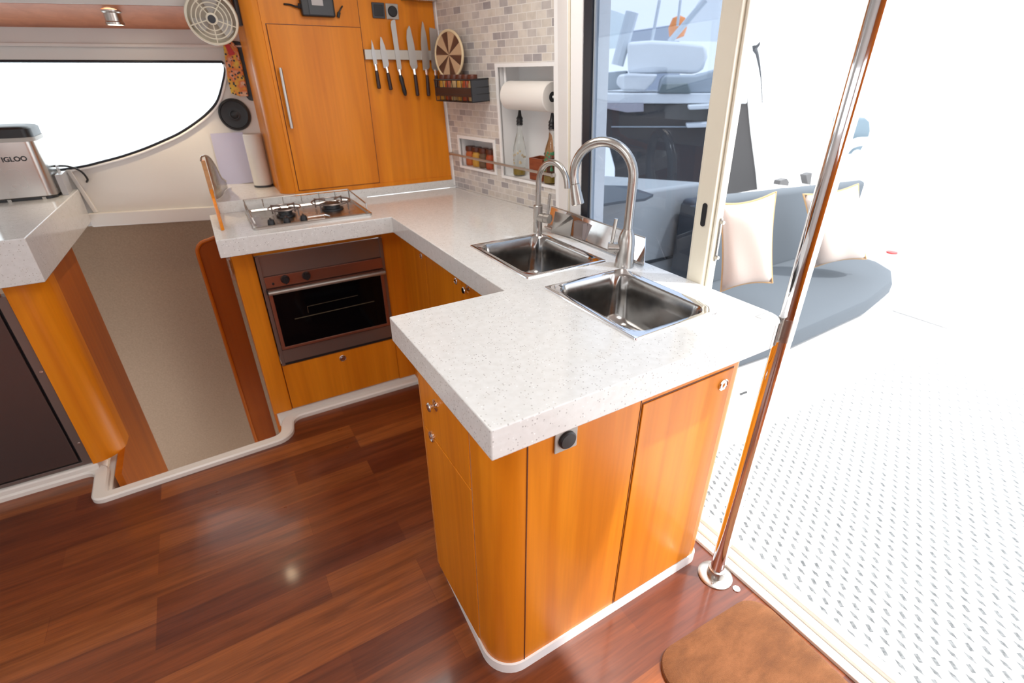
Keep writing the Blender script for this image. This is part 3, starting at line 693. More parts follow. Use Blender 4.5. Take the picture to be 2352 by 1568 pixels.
# upper cabinet
uc = thing('wall_cabinet', 'tall orange wooden upper cabinet with a flat door and curved left corner', 'cabinet', (.4, 2.0, .958))
yf = 1.850
path = [(-.022, 2.16), (-.022, 1.915)] + arc(.030, 1.910, .055, 180, 262, 10)[1:] + [(.040, yf+.004)]
pp = [V((x, y, 0)) for x, y in path]
obj('curved_corner', shell([(p.x, p.y) for p in pp[::-1]], .968, 1.93, .012), 'wood', uc)
b = B(); hexa(b, [V((.036, yf, .9585)), V((.787, yf, .9585)), V((.731, yf, 1.93)), V((.036, yf, 1.93))], [V((.036, yf+.02, .9585)), V((.787, yf+.02, .9585)), V((.731, yf+.02, 1.93)), V((.036, yf+.02, 1.93))]); obj('face_frame', b, 'wood', uc)
d_ = bx('door', 'wood', uc, .050, .411, yf-.008, yf+.001, .981, 1.602, bevel=.002)
bx('door_gap', 'lid', uc, .0475, .4135, yf-.001, yf+.0006, .9785, 1.6045)
b = B()
for z0, z1 in ((.9585, .9765), ): box(b, .03, .78, yf-.004, yf, z0, z1)
obj('lower_rail', b, 'wood', uc)
b = B(); box(b, .413, .4145, yf-.0012, yf, .977, 1.93); obj('panel_seam', b, 'lid', uc)
b = B(); tube(b, [(.066, yf-.032, 1.235), (.066, yf-.032, 1.455)], .0062, 12)
for z in (1.25, 1.44): tube(b, [(.066, yf-.008, z), (.066, yf-.032, z)], .004, 8)
obj('handle', b, 'steel', d_)

# magnetic rail and knives
yk = yf
kr = tag(bx('knife_rail', 'magnet', None, .413, .745, yk-.020, yk-.0005, 1.487, 1.525, bevel=.002), 'flat satin steel magnetic rail screwed to the wall cabinet', 'knife rail')
def knife(label, x, top, junc, bot, w, tip, xt=0, tilt=0, handle='handlew', blade_l=0, hw=.0075):
    t = thing('knife', label, 'knife', (x, yk-.022, junc), 'knives on the magnetic rail')
    b = B(); n = 10; pts = []
    Ht = top-junc
    if tip == 'point': left = [(-w*.5, 0), (-w*.5, Ht*.55), (-w*.33, Ht*.78), (-w*.05, Ht)]; right = [(w*.1, Ht*.97), (w*.38, Ht*.7), (w*.5, Ht*.4), (w*.5, .012), (w*.2, 0)]
    elif tip == 'curve': left = [(-w*.25, 0), (-w*.5, .02), (-w*.5, Ht*.72), (-w*.32, Ht*.9), (w*.05, Ht)]; right = [(w*.18, Ht*.96), (w*.4, Ht*.6), (w*.5, Ht*.3), (w*.5, .01), (w*.25, 0)]
    elif tip == 'round': left = [(-w*.4, 0), (-w*.5, Ht*.9), (-w*.3, Ht*.97), (w*.4, Ht)]; right = [(w*.5, Ht*.97), (w*.5, .01), (w*.35, 0)]
    elif tip == 'paring': left = [(-w*.4, 0), (-w*.5, Ht*.5), (-w*.05, Ht)]; right = [(w*.1, Ht*.9), (w*.5, Ht*.4), (w*.5, .006), (w*.3, 0)]
    else: left = [(-w*.3, 0), (-w*.5, .01), (-w*.5, Ht*.96), (-w*.46, Ht)]; right = [(w*.5, Ht*.97), (w*.5, .015), (w*.3, 0)]
    R = Matrix.Rotation(tilt, 2)
    def q(px, pz, y): v = R @ V((px+xt*pz, pz)); return V((x+v.x, y, junc+v.y))
    pts = left+right
    prism(b, [q(a, z, yk-.0235) for a, z in pts], (0, .003, 0)); obj('blade', b, 'blade', t)
    b = B(); tube(b, [q(0, .003, yk-.024), q(0, -.020, yk-.024)], hw*.85, 10); obj('bolster', b, 'chrome', t)
    hl = junc-.018-bot; b = B()
    prof = [(0, hw*.8), (.1, hw), (.45, hw*1.08), (.8, hw*1.12), (.96, hw*1.15), (1, hw*.8)]
    if handle == 'black': prof = [(0, hw*.9), (.2, hw*1.4), (.5, hw*1.1), (.75, hw*1.35), (.92, hw*1.1), (1, hw*.5)]
    tube(b, [q(.012*(f if handle == 'black' else 0), -.018-hl*f, yk-.024) for f, _ in prof], [r for _, r in prof], 12); obj('handle', b, handle, t)
knife('small paring knife at the left end of the magnetic rail', .452, 1.560, 1.466, 1.376, .017, 'paring', tilt=.045)
knife('short kitchen knife with dark handle, second from the left on the rail', .500, 1.572, 1.457, 1.370, .026, 'point', tilt=.10)
knife('long straight bread knife with a glossy curved black handle', .557, 1.636, 1.447, 1.345, .022, 'round', tilt=.05, handle='black')
knife('carving knife with curved tip, fourth from the left on the rail', .626, 1.616, 1.450, 1.344, .034, 'curve', tilt=.055)
knife('chef knife with pointed blade, second from the right on the rail', .684, 1.634, 1.448, 1.343, .033, 'point', tilt=.01)
knife('broad square-tipped knife at the right end of the rail, partly behind the straw disc', .728, 1.612, 1.446, 1.342, .034, 'square', tilt=0)

# things on the upper face of the wall cabinet
rd = thing('marine_display', 'small black instrument display with pale screen high on the wall cabinet', 'display', (.25, yf, 1.63))
bx('casing', 'black', rd, .185, .312, yf-.030, yf-.0005, 1.632, 1.74, bevel=.006)
bx('front_bezel', 'dgrey', rd, .212, .304, yf-.033, yf-.030, 1.637, 1.735, bevel=.002)
bx('screen', 'lcd', rd, .225, .268, yf-.0345, yf-.033, 1.668, 1.69)
b = B(); tube(b, curve_pts([(.188, yf-.012, 1.662), (.165, yf-.012, 1.663), (.15, yf-.008, 1.668), (.127, yf-.003, 1.669)], 5), .0035, 8); tube(b, [(.19, yf-.015, 1.664), (.176, yf-.013, 1.665)], .009, 8); obj('cable', b, 'black', rd)
b = B(); tube(b, curve_pts([(.350, yf-.004, 1.674), (.341, yf-.008, 1.665), (.330, yf-.010, 1.650)], 4), .0028, 8); tube(b, [(.332, yf-.010, 1.652), (.325, yf-.010, 1.634)], .006, 8)
tag(obj('cable_plug', b, 'black'), 'loose black cable end with plug, right of the small display', 'cable')
sw = thing('switch_panel', 'square dark grey blank switch plate above the knives', 'switch', (.497, yf, 1.665))
bx('cover_plate', 'dgrey', sw, .470, .524, yf-.008, yf-.0005, 1.638, 1.694, bevel=.003); bx('rocker', 'black', sw, .478, .516, yf-.0105, yf-.008, 1.646, 1.686, bevel=.002)
so = thing('power_socket', 'square grey socket with round black cap above the knives, on the wall cabinet', 'socket', (.555, yf, 1.665))
bx('cover_plate', 'grey', so, .529, .583, yf-.008, yf-.0005, 1.637, 1.693, bevel=.003)
b = B(); lathe(b, [(.020, 0), (.020, .004), (.017, .007), (0, .0075)], (.556, yf-.008, 1.665), (0, -1, 0), 28); obj('cap', b, 'black', so)
tr = thing('overhead_rack', 'steel rail with small bottles at the top corner above the sockets', 'rack', (.68, 1.80, 1.70))
b = B(); box(b, .60, .742, 1.795, 1.849, 1.706, 1.712); tube(b, [(.60, 1.795, 1.725), (.742, 1.795, 1.725)], .004, 8); obj('rail', b, 'steel', tr)

# wicker disc and spice basket on the tile wall
ba = thing('spice_basket', 'black wire basket of spice jars fixed to the tiled wall beside the knives', 'basket', tp(.2, 1.33, .04))
T3 = lambda x, y, z: tp(x, y, z)
b = B(); box(b, .075, .352, 1.330, 1.334, .004, .095, T3); obj('base', b, 'black', ba)
b = B()
for z, r in ((1.415, .0035), (1.385, .0022), (1.36, .0022)):
    tube(b, [tp(.075, z, .004), tp(.075, z, .095), tp(.352, z, .095), tp(.352, z, .004)], r, 6)
for i in range(9):
    u = .075+.277*i/8; tube(b, [tp(u, 1.332, .095), tp(u, 1.415, .095)], .0016, 6)
obj('wire_frame', b, 'black', ba)
b = B(); box(b, .350, .353, 1.334, 1.413, .006, .092, T3); obj('end_panel', b, 'dgrey', ba)
b = B(); box(b, .078, .350, 1.352, 1.386, .0955, .0965, T3); obj('front_panel', b, mat('dark_brown_plate', (.05, .022, .016), .5), ba)
def jar(label, p, r, h, content, group, nm='spice_jar'):
    p = V(p); t = thing(nm, label, 'jar', p, group)
    b = B(); lathe(b, [(r*.9, 0), (r, .004), (r, h*.82), (r*.85, h*.88), (r*.85, h)], p, (0, 0, 1), 16); obj('jar_body', b, content, t)
    b = B(); lathe(b, [(r*1.0, h), (r*1.02, h+.003), (r*1.02, h+.018), (r*.95, h+.021), (0, h+.0212)], p, (0, 0, 1), 16); obj('lid', b, 'lid', t)
    return t
ords = ['leftmost', 'second from the left', 'third from the left', 'fourth from the left', 'fifth from the left', 'rightmost']
for i in range(6):
    jar('brown-lidded spice jar in the black wire basket, %s' % ords[i], tp(.100+i*.044, 1.3345, .066), .0195, .078, SP[(i*2+1) % 6], 'spice jars in the wire basket')
b = B(); box(b, .325, .348, 1.335, 1.40, .012, .045, T3); tag(obj('small_tin', b, 'black', bevel=.003), 'small black tin at the right back of the wire basket', 'tin')
wd = thing('straw_trivet', 'round woven straw disc with brown leaf pattern standing in the basket', 'trivet', tp(.142, 1.418, .045))
b = B(); cc = tp(.148, 1.507, .052); R3 = Matrix.Identity(3)
nn = (V((-.965, -.26, .0))).normalized(); uu = V((0, 0, 1)).cross(nn).normalized(); vv_ = nn.cross(uu)
dsc = bpy.data.objects.new('tmp', None)
def disc_obj(nm, prof, m, parent, n=40):
    b = B(); loft(b, [[V((r*math.cos(2*PI*i/n), r*math.sin(2*PI*i/n), h)) for i in range(n)] for r, h in prof], True, True)
    o = obj(nm, b, m, None, origin=(0, 0, 0)); o.matrix_world = Matrix.Translation(cc-ORG[parent.name]) @ Matrix((uu, vv_, nn)).transposed().to_4x4() ; o.parent = parent; return o
disc_obj('woven_disc', [(.088, -.002), (.088, .002), (.05, .001), (.001, .001)], 'wicker', wd)
b = B(); tube(b, [cc+uu*.090*math.cos(2*PI*i/40)+vv_*.090*math.sin(2*PI*i/40) for i in range(40)], .0055, 8, True); obj('rim', b, 'rim', wd)

# small niche: row of jars; steel rod in front of both niches
for i in range(5):
    jar('square dark-lidded spice jar in the small wall niche, %s' % ['leftmost', 'second from the left', 'in the middle', 'second from the right', 'rightmost'][i], tp(.112+i*.054, 1.0365, -.036), .0235, .066, SP[i], 'spice jars in the small niche')
rdp = thing('rail', 'thin steel rod running across both wall niches', 'rail', tp(.39, 1.08, .02))
b = B(); tube(b, [tp(.018, 1.088, .020), tp(.755, 1.079, .020)], .0055, 10); obj('rod', b, 'magnet', rdp)
for q0, q1 in ((.024, 1.088), (.75, 1.079)):
    b = B(); tube(b, [tp(q0, q1, .006), tp(q0, q1, .026)], .0075, 10); obj('bracket', b, 'steel', rdp)
# paper towel
pt = thing('paper_towel_roll', 'white paper towel roll hung across the tall wall niche', 'paper towel', tp(.58, 1.30, -.03))
a0 = tp(.452, 1.352, -.025); a1 = tp(.708, 1.352, -.025)
b = B(); ax = (a1-a0); lathe(b, [(.018, 0), (.050, 0), (.053, .003), (.053, ax.length-.003), (.050, ax.length), (.018, ax.length)], a0, ax, 36, cap=False); obj('paper', b, 'paper', pt)
b = B(); lathe(b, [(.018, 0), (.018, ax.length)], a0, ax, 24, cap=True); obj('core', b, 'black', pt)
th = thing('towel_holder', 'white wire holder carrying the paper towel roll', 'towel holder', tp(.43, 1.352, -.025))
for qa, qb in ((.430, .448), (.735, .712)):
    b = B(); tube(b, [tp(qb, 1.352, -.025), tp(qa, 1.352, -.025), tp(qa, 1.4575, -.025)], .005, 10); obj('arm', b, 'outw', th)
for k, u in enumerate((.52, .60, .68)):
    b = B(); lathe(b, [(.004, 0), (.004, .006), (0, .007)], tp(u, 1.459, -.05), (0, 0, -1), 10)
    tag(obj('screw', b, 'steel'), 'screw head in the roof of the tall niche, %s' % ('left', 'middle', 'right')[k], 'screw', 'screws in the niche roof')
# bottles
def bottle(label, p, pat):
    p = V(p); t = thing('oil_bottle', label, 'bottle', p, 'oil bottles in the tall niche')
    b = B(); lathe(b, [(.024, 0), (.027, .004), (.027, .012), (.0275, .085), (.026, .115), (.018, .150), (.0115, .175), (.0105, .200), (.012, .202), (.012, .208)], p, (0, 0, 1), 24); obj('glass_body', b, 'jarglass', t)
    b = B(); lathe(b, [(.0225, .004), (.0245, .008), (.0245, .030), (0, .030)], p, (0, 0, 1), 20); obj('oil', b, 'oil', t)
    b = B(); lathe(b, [(.0125, .204), (.0145, .206), (.0125, .212), (.0145, .218), (.0125, .224), (.0145, .230), (.009, .238), (.005, .262), (0, .263)], p, (0, 0, 1), 16); obj('pourer', b, 'black', t)
    rnd = random.Random(3); b = B()
    for _ in range(26 if pat == 'herb' else 14):
        a = rnd.uniform(2.2, 5.4); h = rnd.uniform(.05, .125 if pat == 'herb' else .11); c = p+V((math.cos(a)*.0278, math.sin(a)*.0278, h)); lathe(b, [(.0052, 0), (.004, .0008), (0, .001)], c, (math.cos(a), math.sin(a), 0), 8)
    obj('painted_flowers', b, M['herb'] if pat == 'herb' else mat('yellow_blue_flower_paint', (.35, .30, .30), .5, build=lambda t, bb: t.links.new(ramp(t, N(t, 'ShaderNodeTexNoise', Scale=60.0).outputs[0], [(.45, (.75, .50, .05)), (.5, (.07, .09, .35)), (.56, (.55, .55, .45))]), bb.inputs['Base Color'])), t)
bottle('clear oil bottle with painted flowers and black pourer, left in the tall niche', tp(.468, 1.0335, -.045), 'f')
bottle('green patterned oil bottle with black pourer, right in the tall niche', tp(.690, 1.0335, -.022), 'herb')
b = B(); c = tp(.675, 1.0325+.088, -.100); lathe(b, [(.084, 0), (.088, .002), (.088, .011), (.084, .013)], c, -EN*-1, 40); cb = tag(obj('cutting_board', b, 'board'), 'round bamboo board leaning at the back of the tall niche', 'cutting board')
bl = thing('knife_block', 'small red-brown wooden box in the tall niche, in front of the round board', 'box', tp(.606, 1.031, -.04))
b = B(); grid(b, [.565, .572, .640, .647], [-.085, -.078, -.028, -.021], lambda x, y: not (.572 < x < .640 and -.078 < y < -.028), lambda x, y, d: tp(x, d, y), 1.0335, 1.120); box(b, .571, .641, 1.034, 1.045, -.08, -.026, T3); obj('box_body', b, 'block', bl)

# ================================================================ LEFT SIDE
lc = thing('raised_counter', 'thick white quartz counter above the fridge at the left edge', 'counter', (-1.3, 2.0, .827))
cpoly = [(-2.55, 1.55), (-.832, 1.55), (-.797, 2.43), wp(-.05, 0, .006).to_2d(), wp(-1.55, 0, .006).to_2d(), (-2.3, 2.85)]
cpoly = [(-2.55, 1.55), (-.832, 1.55), (-.80, 2.435), (wp(-1.5, 0, .008).x, wp(-1.5, 0, .008).y), (-2.55, 2.9)]
b = B(); prism(b, [(x, y, .827) for x, y in cpoly], (0, 0, .149)); obj('slab', b, 'quartz', lc, bevel=.004)
fc = thing('fridge_cabinet', 'orange wooden cabinet with rounded corner around the fridge', 'cabinet', (-1.2, 1.75, .045))
fp = [(-.965, 1.640)] + arc(-.955, 1.725, .085, 272, 350, 10) + [(-.868, 1.765)]
obj('curved_corner', shell(fp, .045, .826, .014), 'wood', fc)
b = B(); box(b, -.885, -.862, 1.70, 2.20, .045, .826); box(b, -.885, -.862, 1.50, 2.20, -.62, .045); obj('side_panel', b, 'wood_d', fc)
bx('top_rail', 'wood', fc, -2.5, -.985, 1.642, 1.66, .775, .826)
fr = thing('fridge', 'dark stainless steel fridge front at the lower left', 'fridge', (-1.4, 1.7, .05))
b = B(); grid(b, [-2.0, -1.97, -.996, -.967], [.0475, .062, .745, .774], lambda x, z: not (-1.97 < x < -.996 and .062 < z < .745), lambda x, z, d: V((x, d, z)), 1.68, 1.634); obj('frame', b, 'dsteel', fr, bevel=.0015)
bx('recess', 'black', fr, -1.97, -.996, 1.648, 1.70, .062, .745)
bx('door', 'fridge', fr, -1.96, -1.004, 1.632, 1.647, .070, .738, bevel=.002)
for z in (.482, .152):
    b = B(); lathe(b, [(.006, 0), (.005, .002), (0, .0025)], (-.977, 1.634, z), (0, -1, 0), 12); obj('screw', b, 'chrome', fr)
# bulkhead panel with rounded opening, right of the stairwell
b = B(); bp = [(-.302, -1.2), (-.405, -1.2), (-.405, .72)] + [(-.355+.05*math.cos(math.radians(a)), .765+.05*math.sin(math.radians(a))) for a in (180, 160, 140, 120, 100, 90)] + [(-.302, .83)]
dpn = thing('stair_door', 'dark red-brown wooden door with rounded corner beside the oven cabinet', 'door', (-.35, 1.86, -1.2))
prism(b, [(x, 1.86, z) for x, z in bp], (0, .018, 0)); obj('door_leaf', b, mat('dark_mahogany', (.2, .04, .006), .45, spec=.2, build=wood_b((.27, .055, .005), (.34, .075, .006))), dpn, bevel=.002)
b = B(); bpp = [V((x-.0, 1.858, z)) for x, z in bp[1:]]
tube(b, [p+V((.006, 0, 0)) for p in bpp], .008, 8); obj('door_edge', b, 'wood_d', dpn)

# ice maker
im = thing('ice_maker', 'brushed steel countertop ice maker with black lid on the raised counter', 'ice maker', (-.95, 2.34, .976))
rr_ = lambda ins, z, r=.035: [V((x, y, z)) for x, y in rrect(-1.085+ins, -.845-ins, 2.245+ins, 2.455-ins, r, 5)]
b = B(); loft(b, [rr_(.006, .984), rr_(0, .990), rr_(0, 1.195), rr_(0, 1.199)], True, True); obj('casing', b, 'steel', im)
b = B(); loft(b, [rr_(.004, .9765), rr_(.004, .986)], True, True); obj('base', b, 'black', im)
b = B(); loft(b, [rr_(-.002, 1.199), rr_(-.002, 1.214)], True, True); obj('collar', b, 'grey', im)
b = B(); loft(b, [rr_(.0, 1.214), rr_(.0, 1.245), rr_(.008, 1.252), rr_(.03, 1.256)], True, True); obj('lid', b, 'black', im)
mt = Matrix.Translation(atY(33, 366, 2.2440)) @ Matrix.Rotation(PI/2, 4, 'X')
text_mesh('lettering', 'IGLOO', .025, mt, 'black', im)
b = B()
for x in (-1.0, -.89): box(b, x-.006, x+.006, 2.243, 2.247, .976, .986)
obj('foot', b, 'grey', im)
b = B(); box(b, -.838, -.816, 2.30, 2.42, .977, 1.06); box(b, -.825, -.822, 2.31, 2.36, 1.055, 1.10)
tag(obj('scoop_holder', b, mat('clear_plastic', (.8, .8, .82), .15, trans=.6), bevel=.004), 'clear plastic scoop holder right of the ice maker', 'holder')
b = B(); tube(b, curve_pts([(-.86, 2.40, 1.085), (-.80, 2.40, 1.080), (-.765, 2.415, 1.055), (-.752, 2.42, 1.02), won(199, 418, .006)], 6), .0042, 8)
obj('power_cord', b, 'black', im)

# ceiling spot
ls = thing('ceiling_spotlight', 'small chrome spotlight, lit, under the wooden soffit', 'spotlight', (-.44, 2.14, 1.60))
lp = won(255, 24, .19)
b = B(); lathe(b, [(.033, 0), (.033, .006), (.028, .010), (.028, .036), (.031, .040), (.031, .048), (.025, .048)], lp+V((0, 0, .001)), (0, 0, -1), 28, cap=False); obj('housing', b, 'steel', ls)
b = B(); lathe(b, [(.0245, .043), (.0245, .046), (0, .0465)], lp, (0, 0, -1), 24); obj('bulb', b, 'lampon', ls)
sp = lamp('spot_beam', 'SPOT', lp+V((0, 0, -.06)), (0, 0, 0), 9, (1, .78, .5), spot_size=1.6, spot_blend=.6, shadow_soft_size=.02); 

# fan
fn = thing('fan', 'round ivory cabin fan with concentric grille, at the top beside the wall cabinet', 'fan', (-.12, 1.95, 1.60))
fc_ = atY(487, 42, 1.93)+V((0, 0, 0)); fax = V((-.15, -.95, -.20)).normalized(); fu, fv, _ = frame(fax)
def ring(b, r, tr_, z=0, n=36): tube(b, [fc_+fax*z+(fu*math.cos(2*PI*i/n)+fv*math.sin(2*PI*i/n))*r for i in range(n)], tr_, 6, True)
b = B(); n_ = 40
loft(b, [[fc_+fax*h+(fu*math.cos(2*PI*i/n_)+fv*math.sin(2*PI*i/n_))*r for i in range(n_)] for r, h in ((.080, .012), (.087, .010), (.090, 0), (.088, -.025), (.080, -.030), (.080, -.027), (.084, -.020), (.084, 0), (.080, .009), (.080, .012))]); obj('housing', b, 'fan', fn)
b = B()
for r in (.066, .052, .038): ring(b, r, .0022, .013)
for k in range(5): a = k*2*PI/5+.3; d = fu*math.cos(a)+fv*math.sin(a); tube(b, [fc_+fax*.013+d*.018, fc_+fax*.013+d*.082], .0022, 6)
obj('grille', b, 'fan', fn)
b = B(); lathe(b, [(.020, .010), (.020, .016), (.016, .018)], fc_, fax, 24); obj('hub', b, 'fan', fn)
b = B(); lathe(b, [(.0135, .017), (.0135, .020), (0, .021)], fc_, fax, 24); obj('hub_cap', b, 'dgrey', fn, label='dark grey hub cap')
for k in range(3):
    a = k*2*PI/3; d = fu*math.cos(a)+fv*math.sin(a); e = fu*math.cos(a+.9)+fv*math.sin(a+.9); b = B()
    prism(b, [fc_+d*.012-fax*.008, fc_+d*.074-fax*.002, fc_+(d+e)*.5*.085-fax*.008, fc_+e*.06-fax*.016, fc_+e*.012-fax*.014], fax*.0015); obj('blade', b, mat('smoky_blade', (.55, .53, .50), .4), fn)
b = B(); lathe(b, [(.080, -.030), (.074, -.032), (.04, -.040), (.0, -.042)], fc_, fax, 30); obj('back_cover', b, mat('pale_backing', (.60, .54, .45), .5), fn)
b = B(); tube(b, [fc_-fax*.03, (-.065, 2.02, 1.63), (-.03, 1.97, 1.65)], .007, 8); box(b, -.034, -.0225, 1.93, 1.99, 1.60, 1.70); obj('mount', b, 'dgrey', fn)
# spotted holder, speaker, sheet, cylinder on window wall
lh = thing('spotted_case', 'narrow black holder with an orange leopard-print front on the white wall', 'holder', won(548, 160, .03))
A = [(512, 100), (522, 94), (534, 97), (544, 112), (554, 150), (569, 221), (550, 221), (531, 215), (522, 180)]
b = B(); prism(b, [won(x, y, .040) for x, y in A], -WN*.020); obj('front_panel', b, 'leo', lh, bevel=.002)
A2 = [(520, 93), (548, 95), (562, 106), (571, 140), (587, 222), (582, 232), (572, 230), (545, 200)]
b = B(); prism(b, [won(x, y, .020) for x, y in A2], -WN*.018); obj('case', b, 'black', lh, bevel=.003)
b = B(); prism(b, [won(x, y, .0425) for x, y in ((516, 103), (526, 101), (540, 125), (527, 128))], -WN*.002); obj('red_patch', b, 'red', lh)
spk = thing('speaker', 'round black speaker on the white wall right of the window', 'speaker', won(540, 300, .0))
sc_ = suv(won(540, 263)); c0 = wp(sc_[0], sc_[1], 0)
b = B(); lathe(b, [(.066, .001), (.068, .006), (.066, .014), (.058, .018), (.056, .012), (.03, .008), (.018, .010), (.012, .014), (0, .015)], c0, WN, 40); obj('cone', b, 'black', spk)
b = B(); ns = 36; u_, v_, a_ = frame(WN); tube(b, [c0+WN*.013+(u_*math.cos(2*PI*i/ns)+v_*math.sin(2*PI*i/ns))*.019 for i in range(ns)], .0018, 6, True); obj('cone_ring', b, 'dgrey', spk)
b = B(); q4 = [won(x, y, .012) for x, y in ((483, 307), (557, 303), (587, 418), (512, 425))]; prism(b, q4, WN*.003)
sh = obj('sheet', b, 'bluepaper'); tag(sh, 'pale lilac sheet standing against the white wall below the speaker', 'sheet')
cy = thing('white_canister', 'tall white cylinder with a dark base behind the wall cabinet edge', 'canister', (-.045, 2.10, .968))
b = B(); lathe(b, [(.040, .006), (.040, .225), (.036, .23), (0, .231)], (-.064, 2.115, .9675), (0, 0, 1), 28); obj('tube', b, 'white', cy)
b = B(); lathe(b, [(.041, 0), (.041, .009)], (-.064, 2.115, .9675), (0, 0, 1), 28); obj('base', b, 'dgrey', cy)

# ================================================================ DOORWAY
pole = thing('grab_pole', 'polished steel floor-to-ceiling pole at the corner of the peninsula', 'pole', (.803, .012, 0))
px_, py_ = .8055, .0085
b = B(); tube(b, [(px_, py_, .0), (px_, py_, 1.95)], .0205, 32); obj('tube', b, 'chrome', pole)
b = B(); lathe(b, [(.053, 0.0005), (.053, .004), (.050, .006), (.027, .007), (.025, .035), (.021, .037)], (px_, py_, 0), (0, 0, 1), 32); obj('base_flange', b, 'steel', pole)
for k in range(4):
    a = k*PI/2+.5; b = B(); lathe(b, [(.005, 0), (.004, .0015), (0, .002)], (px_+.041*math.cos(a), py_+.041*math.sin(a), .006), (0, 0, 1), 12); obj('screw', b, 'chrome', pole)
b = B(); br_ = arc(.745, .055, .0562, 283, 325, 8); lo = [V((x, y, 0)) for x, y in br_]; hi = offset(lo, -.0025)
loft(b, [[V((p.x, p.y, .862)), V((p.x, p.y, .921)), V((q.x, q.y, .921)), V((q.x, q.y, .862))] for p, q in zip(lo, hi)], True, True)
tube(b, [(px_, py_, .862), (px_, py_, .921)], .0211, 24); obj('clamp', b, 'steel', pole)
b = B(); lathe(b, [(.011, .0005), (.011, .003), (.007, .004), (.003, .0035), (0, .0035)], (.823, -.059, 0), (0, 0, 1), 20); tag(obj('floor_stud', b, 'chrome'), 'small chrome stud in the floor beside the pole base', 'stud')
# plush mat
b = B()
mo = [V((p[0], p[1], 0)) for p in rrect(-.235, .235, -.40, .40, .06, 8)]
def mrr(ins, z): return [V((x, y, z)) for x, y in rrect(.432+ins, .852-ins, -.78+ins, -.098-ins, .075-ins*.6, 8)]
loft(b, [mrr(.004, .0005), mrr(0, .006), mrr(.002, .013), mrr(.010, .0175), mrr(.03, .019), mrr(.06, .0195)], True, True)
RZ = Matrix.Rotation(math.radians(-3.0), 4, 'Z'); cm = V((.852, -.098, 0))
for v in b.verts: v.co = RZ @ (v.co-cm) + cm
rug = tag(obj('plush_mat', b, 'rug'), 'brown plush rounded mat on the floor by the doorway', 'mat')

# ================================================================ COCKPIT
sf = thing('cockpit_sofa', 'slate grey cushioned cockpit bench outside the door', 'sofa', (2.3, .8, -.05))
seatp = [(1.35, .50), (1.75, .475), (2.45, .50)] + [(2.86, .575), (3.03, .66), (3.12, .78), (3.14, .92), (3.10, 1.09)] + [(1.35, 1.09)]
def cushion(pts, z0, z1, r=.03):
    b = B(); cx = sum(p[0] for p in pts)/len(pts); cyy = sum(p[1] for p in pts)/len(pts)
    def lp(ins, z):
        n = len(pts); out = []
        for i in range(n):
            a = V(pts[i-1]); c = V(pts[i]); d = V(pts[(i+1) % n]); t1 = (c-a).normalized(); t2 = (d-c).normalized(); nr = (V((-t1.y, t1.x))+V((-t2.y, t2.x)))
            nr = nr.normalized() if nr.length > 1e-6 else V((-t1.y, t1.x)); out.append(V((c.x+nr.x*ins, c.y+nr.y*ins, z)))
        return out
    loft(b, [lp(r*.6, z0), lp(0, z0+r*.6), lp(0, z1-r), lp(r*.3, z1-r*.3), lp(r, z1), lp(r*3, z1+.004)], True, True); return b
base = [(x, y) for x, y in seatp]
b = B(); prism(b, [(x, y, -.044) for x, y in [(1.30, .44), (2.5, .47), (2.95, .56), (3.12, .7), (3.2, .95), (3.2, 1.25), (1.30, 1.25)]], (0, 0, .364)); obj('bench_base', b, 'outw', sf, bevel=.01, label='white fiberglass base')
obj('seat_cushion', cushion(seatp, .322, .42), 'seat', sf)
b = B(); hexa(b, [V((1.82, 1.07, .36)), V((3.3, 1.07, .36)), V((3.5, 1.16, .80)), V((1.80, 1.15, .865))], [V((1.82, 1.22, .40)), V((3.3, 1.22, .40)), V((3.5, 1.23, .80)), V((1.80, 1.24, .865))]); obj('back_cushion', b, 'seat', sf, bevel=.03, seg=3)
def pillow(label, o, ux, uz, w, h, th):
    o = V(o); ux = V(ux).normalized(); uz = V(uz).normalized(); n = ux.cross(uz)
    t = thing('throw_pillow', label, 'pillow', o-uz*h/2, 'cream throw pillows on the cockpit bench')
    b = B(); G = 14; fr_, bk = {}, {}
    def P_(i, j, s):
        a = -1+2*i/G; c = -1+2*j/G
        pin = 1-.07*(1-abs(a)**2*abs(c)**2)*1
        ex = a*(1-.10*(1-c*c)*abs(a)**3); ez = c*(1-.10*(1-a*a)*abs(c)**3)
        k = max(0, (1-a**4)*(1-c**4))**.55
        wr = .012*math.sin(5*a+3*c)*k
        return o+ux*ex*w/2+uz*ez*h/2+n*s*(th/2*k+wr*.4)
    for s, d in ((1, fr_), (-1, bk)):
        for i in range(G+1):
            for j in range(G+1):
                if s == -1 and (i in (0, G) or j in (0, G)): d[(i, j)] = fr_[(i, j)]
                else: d[(i, j)] = b.verts.new(P_(i, j, s))
        for i in range(G):
            for j in range(G): b.faces.new((d[(i, j)], d[(i+1, j)], d[(i+1, j+1)], d[(i, j+1)]))
    obj('cover', b, 'pillow', t, angle=80)
    b = B(); ed = [P_(i, 0, 1) for i in range(G)]+[P_(G, j, 1) for j in range(G)]+[P_(i, G, 1) for i in range(G, 0, -1)]+[P_(0, j, 1) for j in range(G, 0, -1)]
    tube(b, ed, .0045, 6, True); obj('piping', b, 'piping', t, label='tan piping')
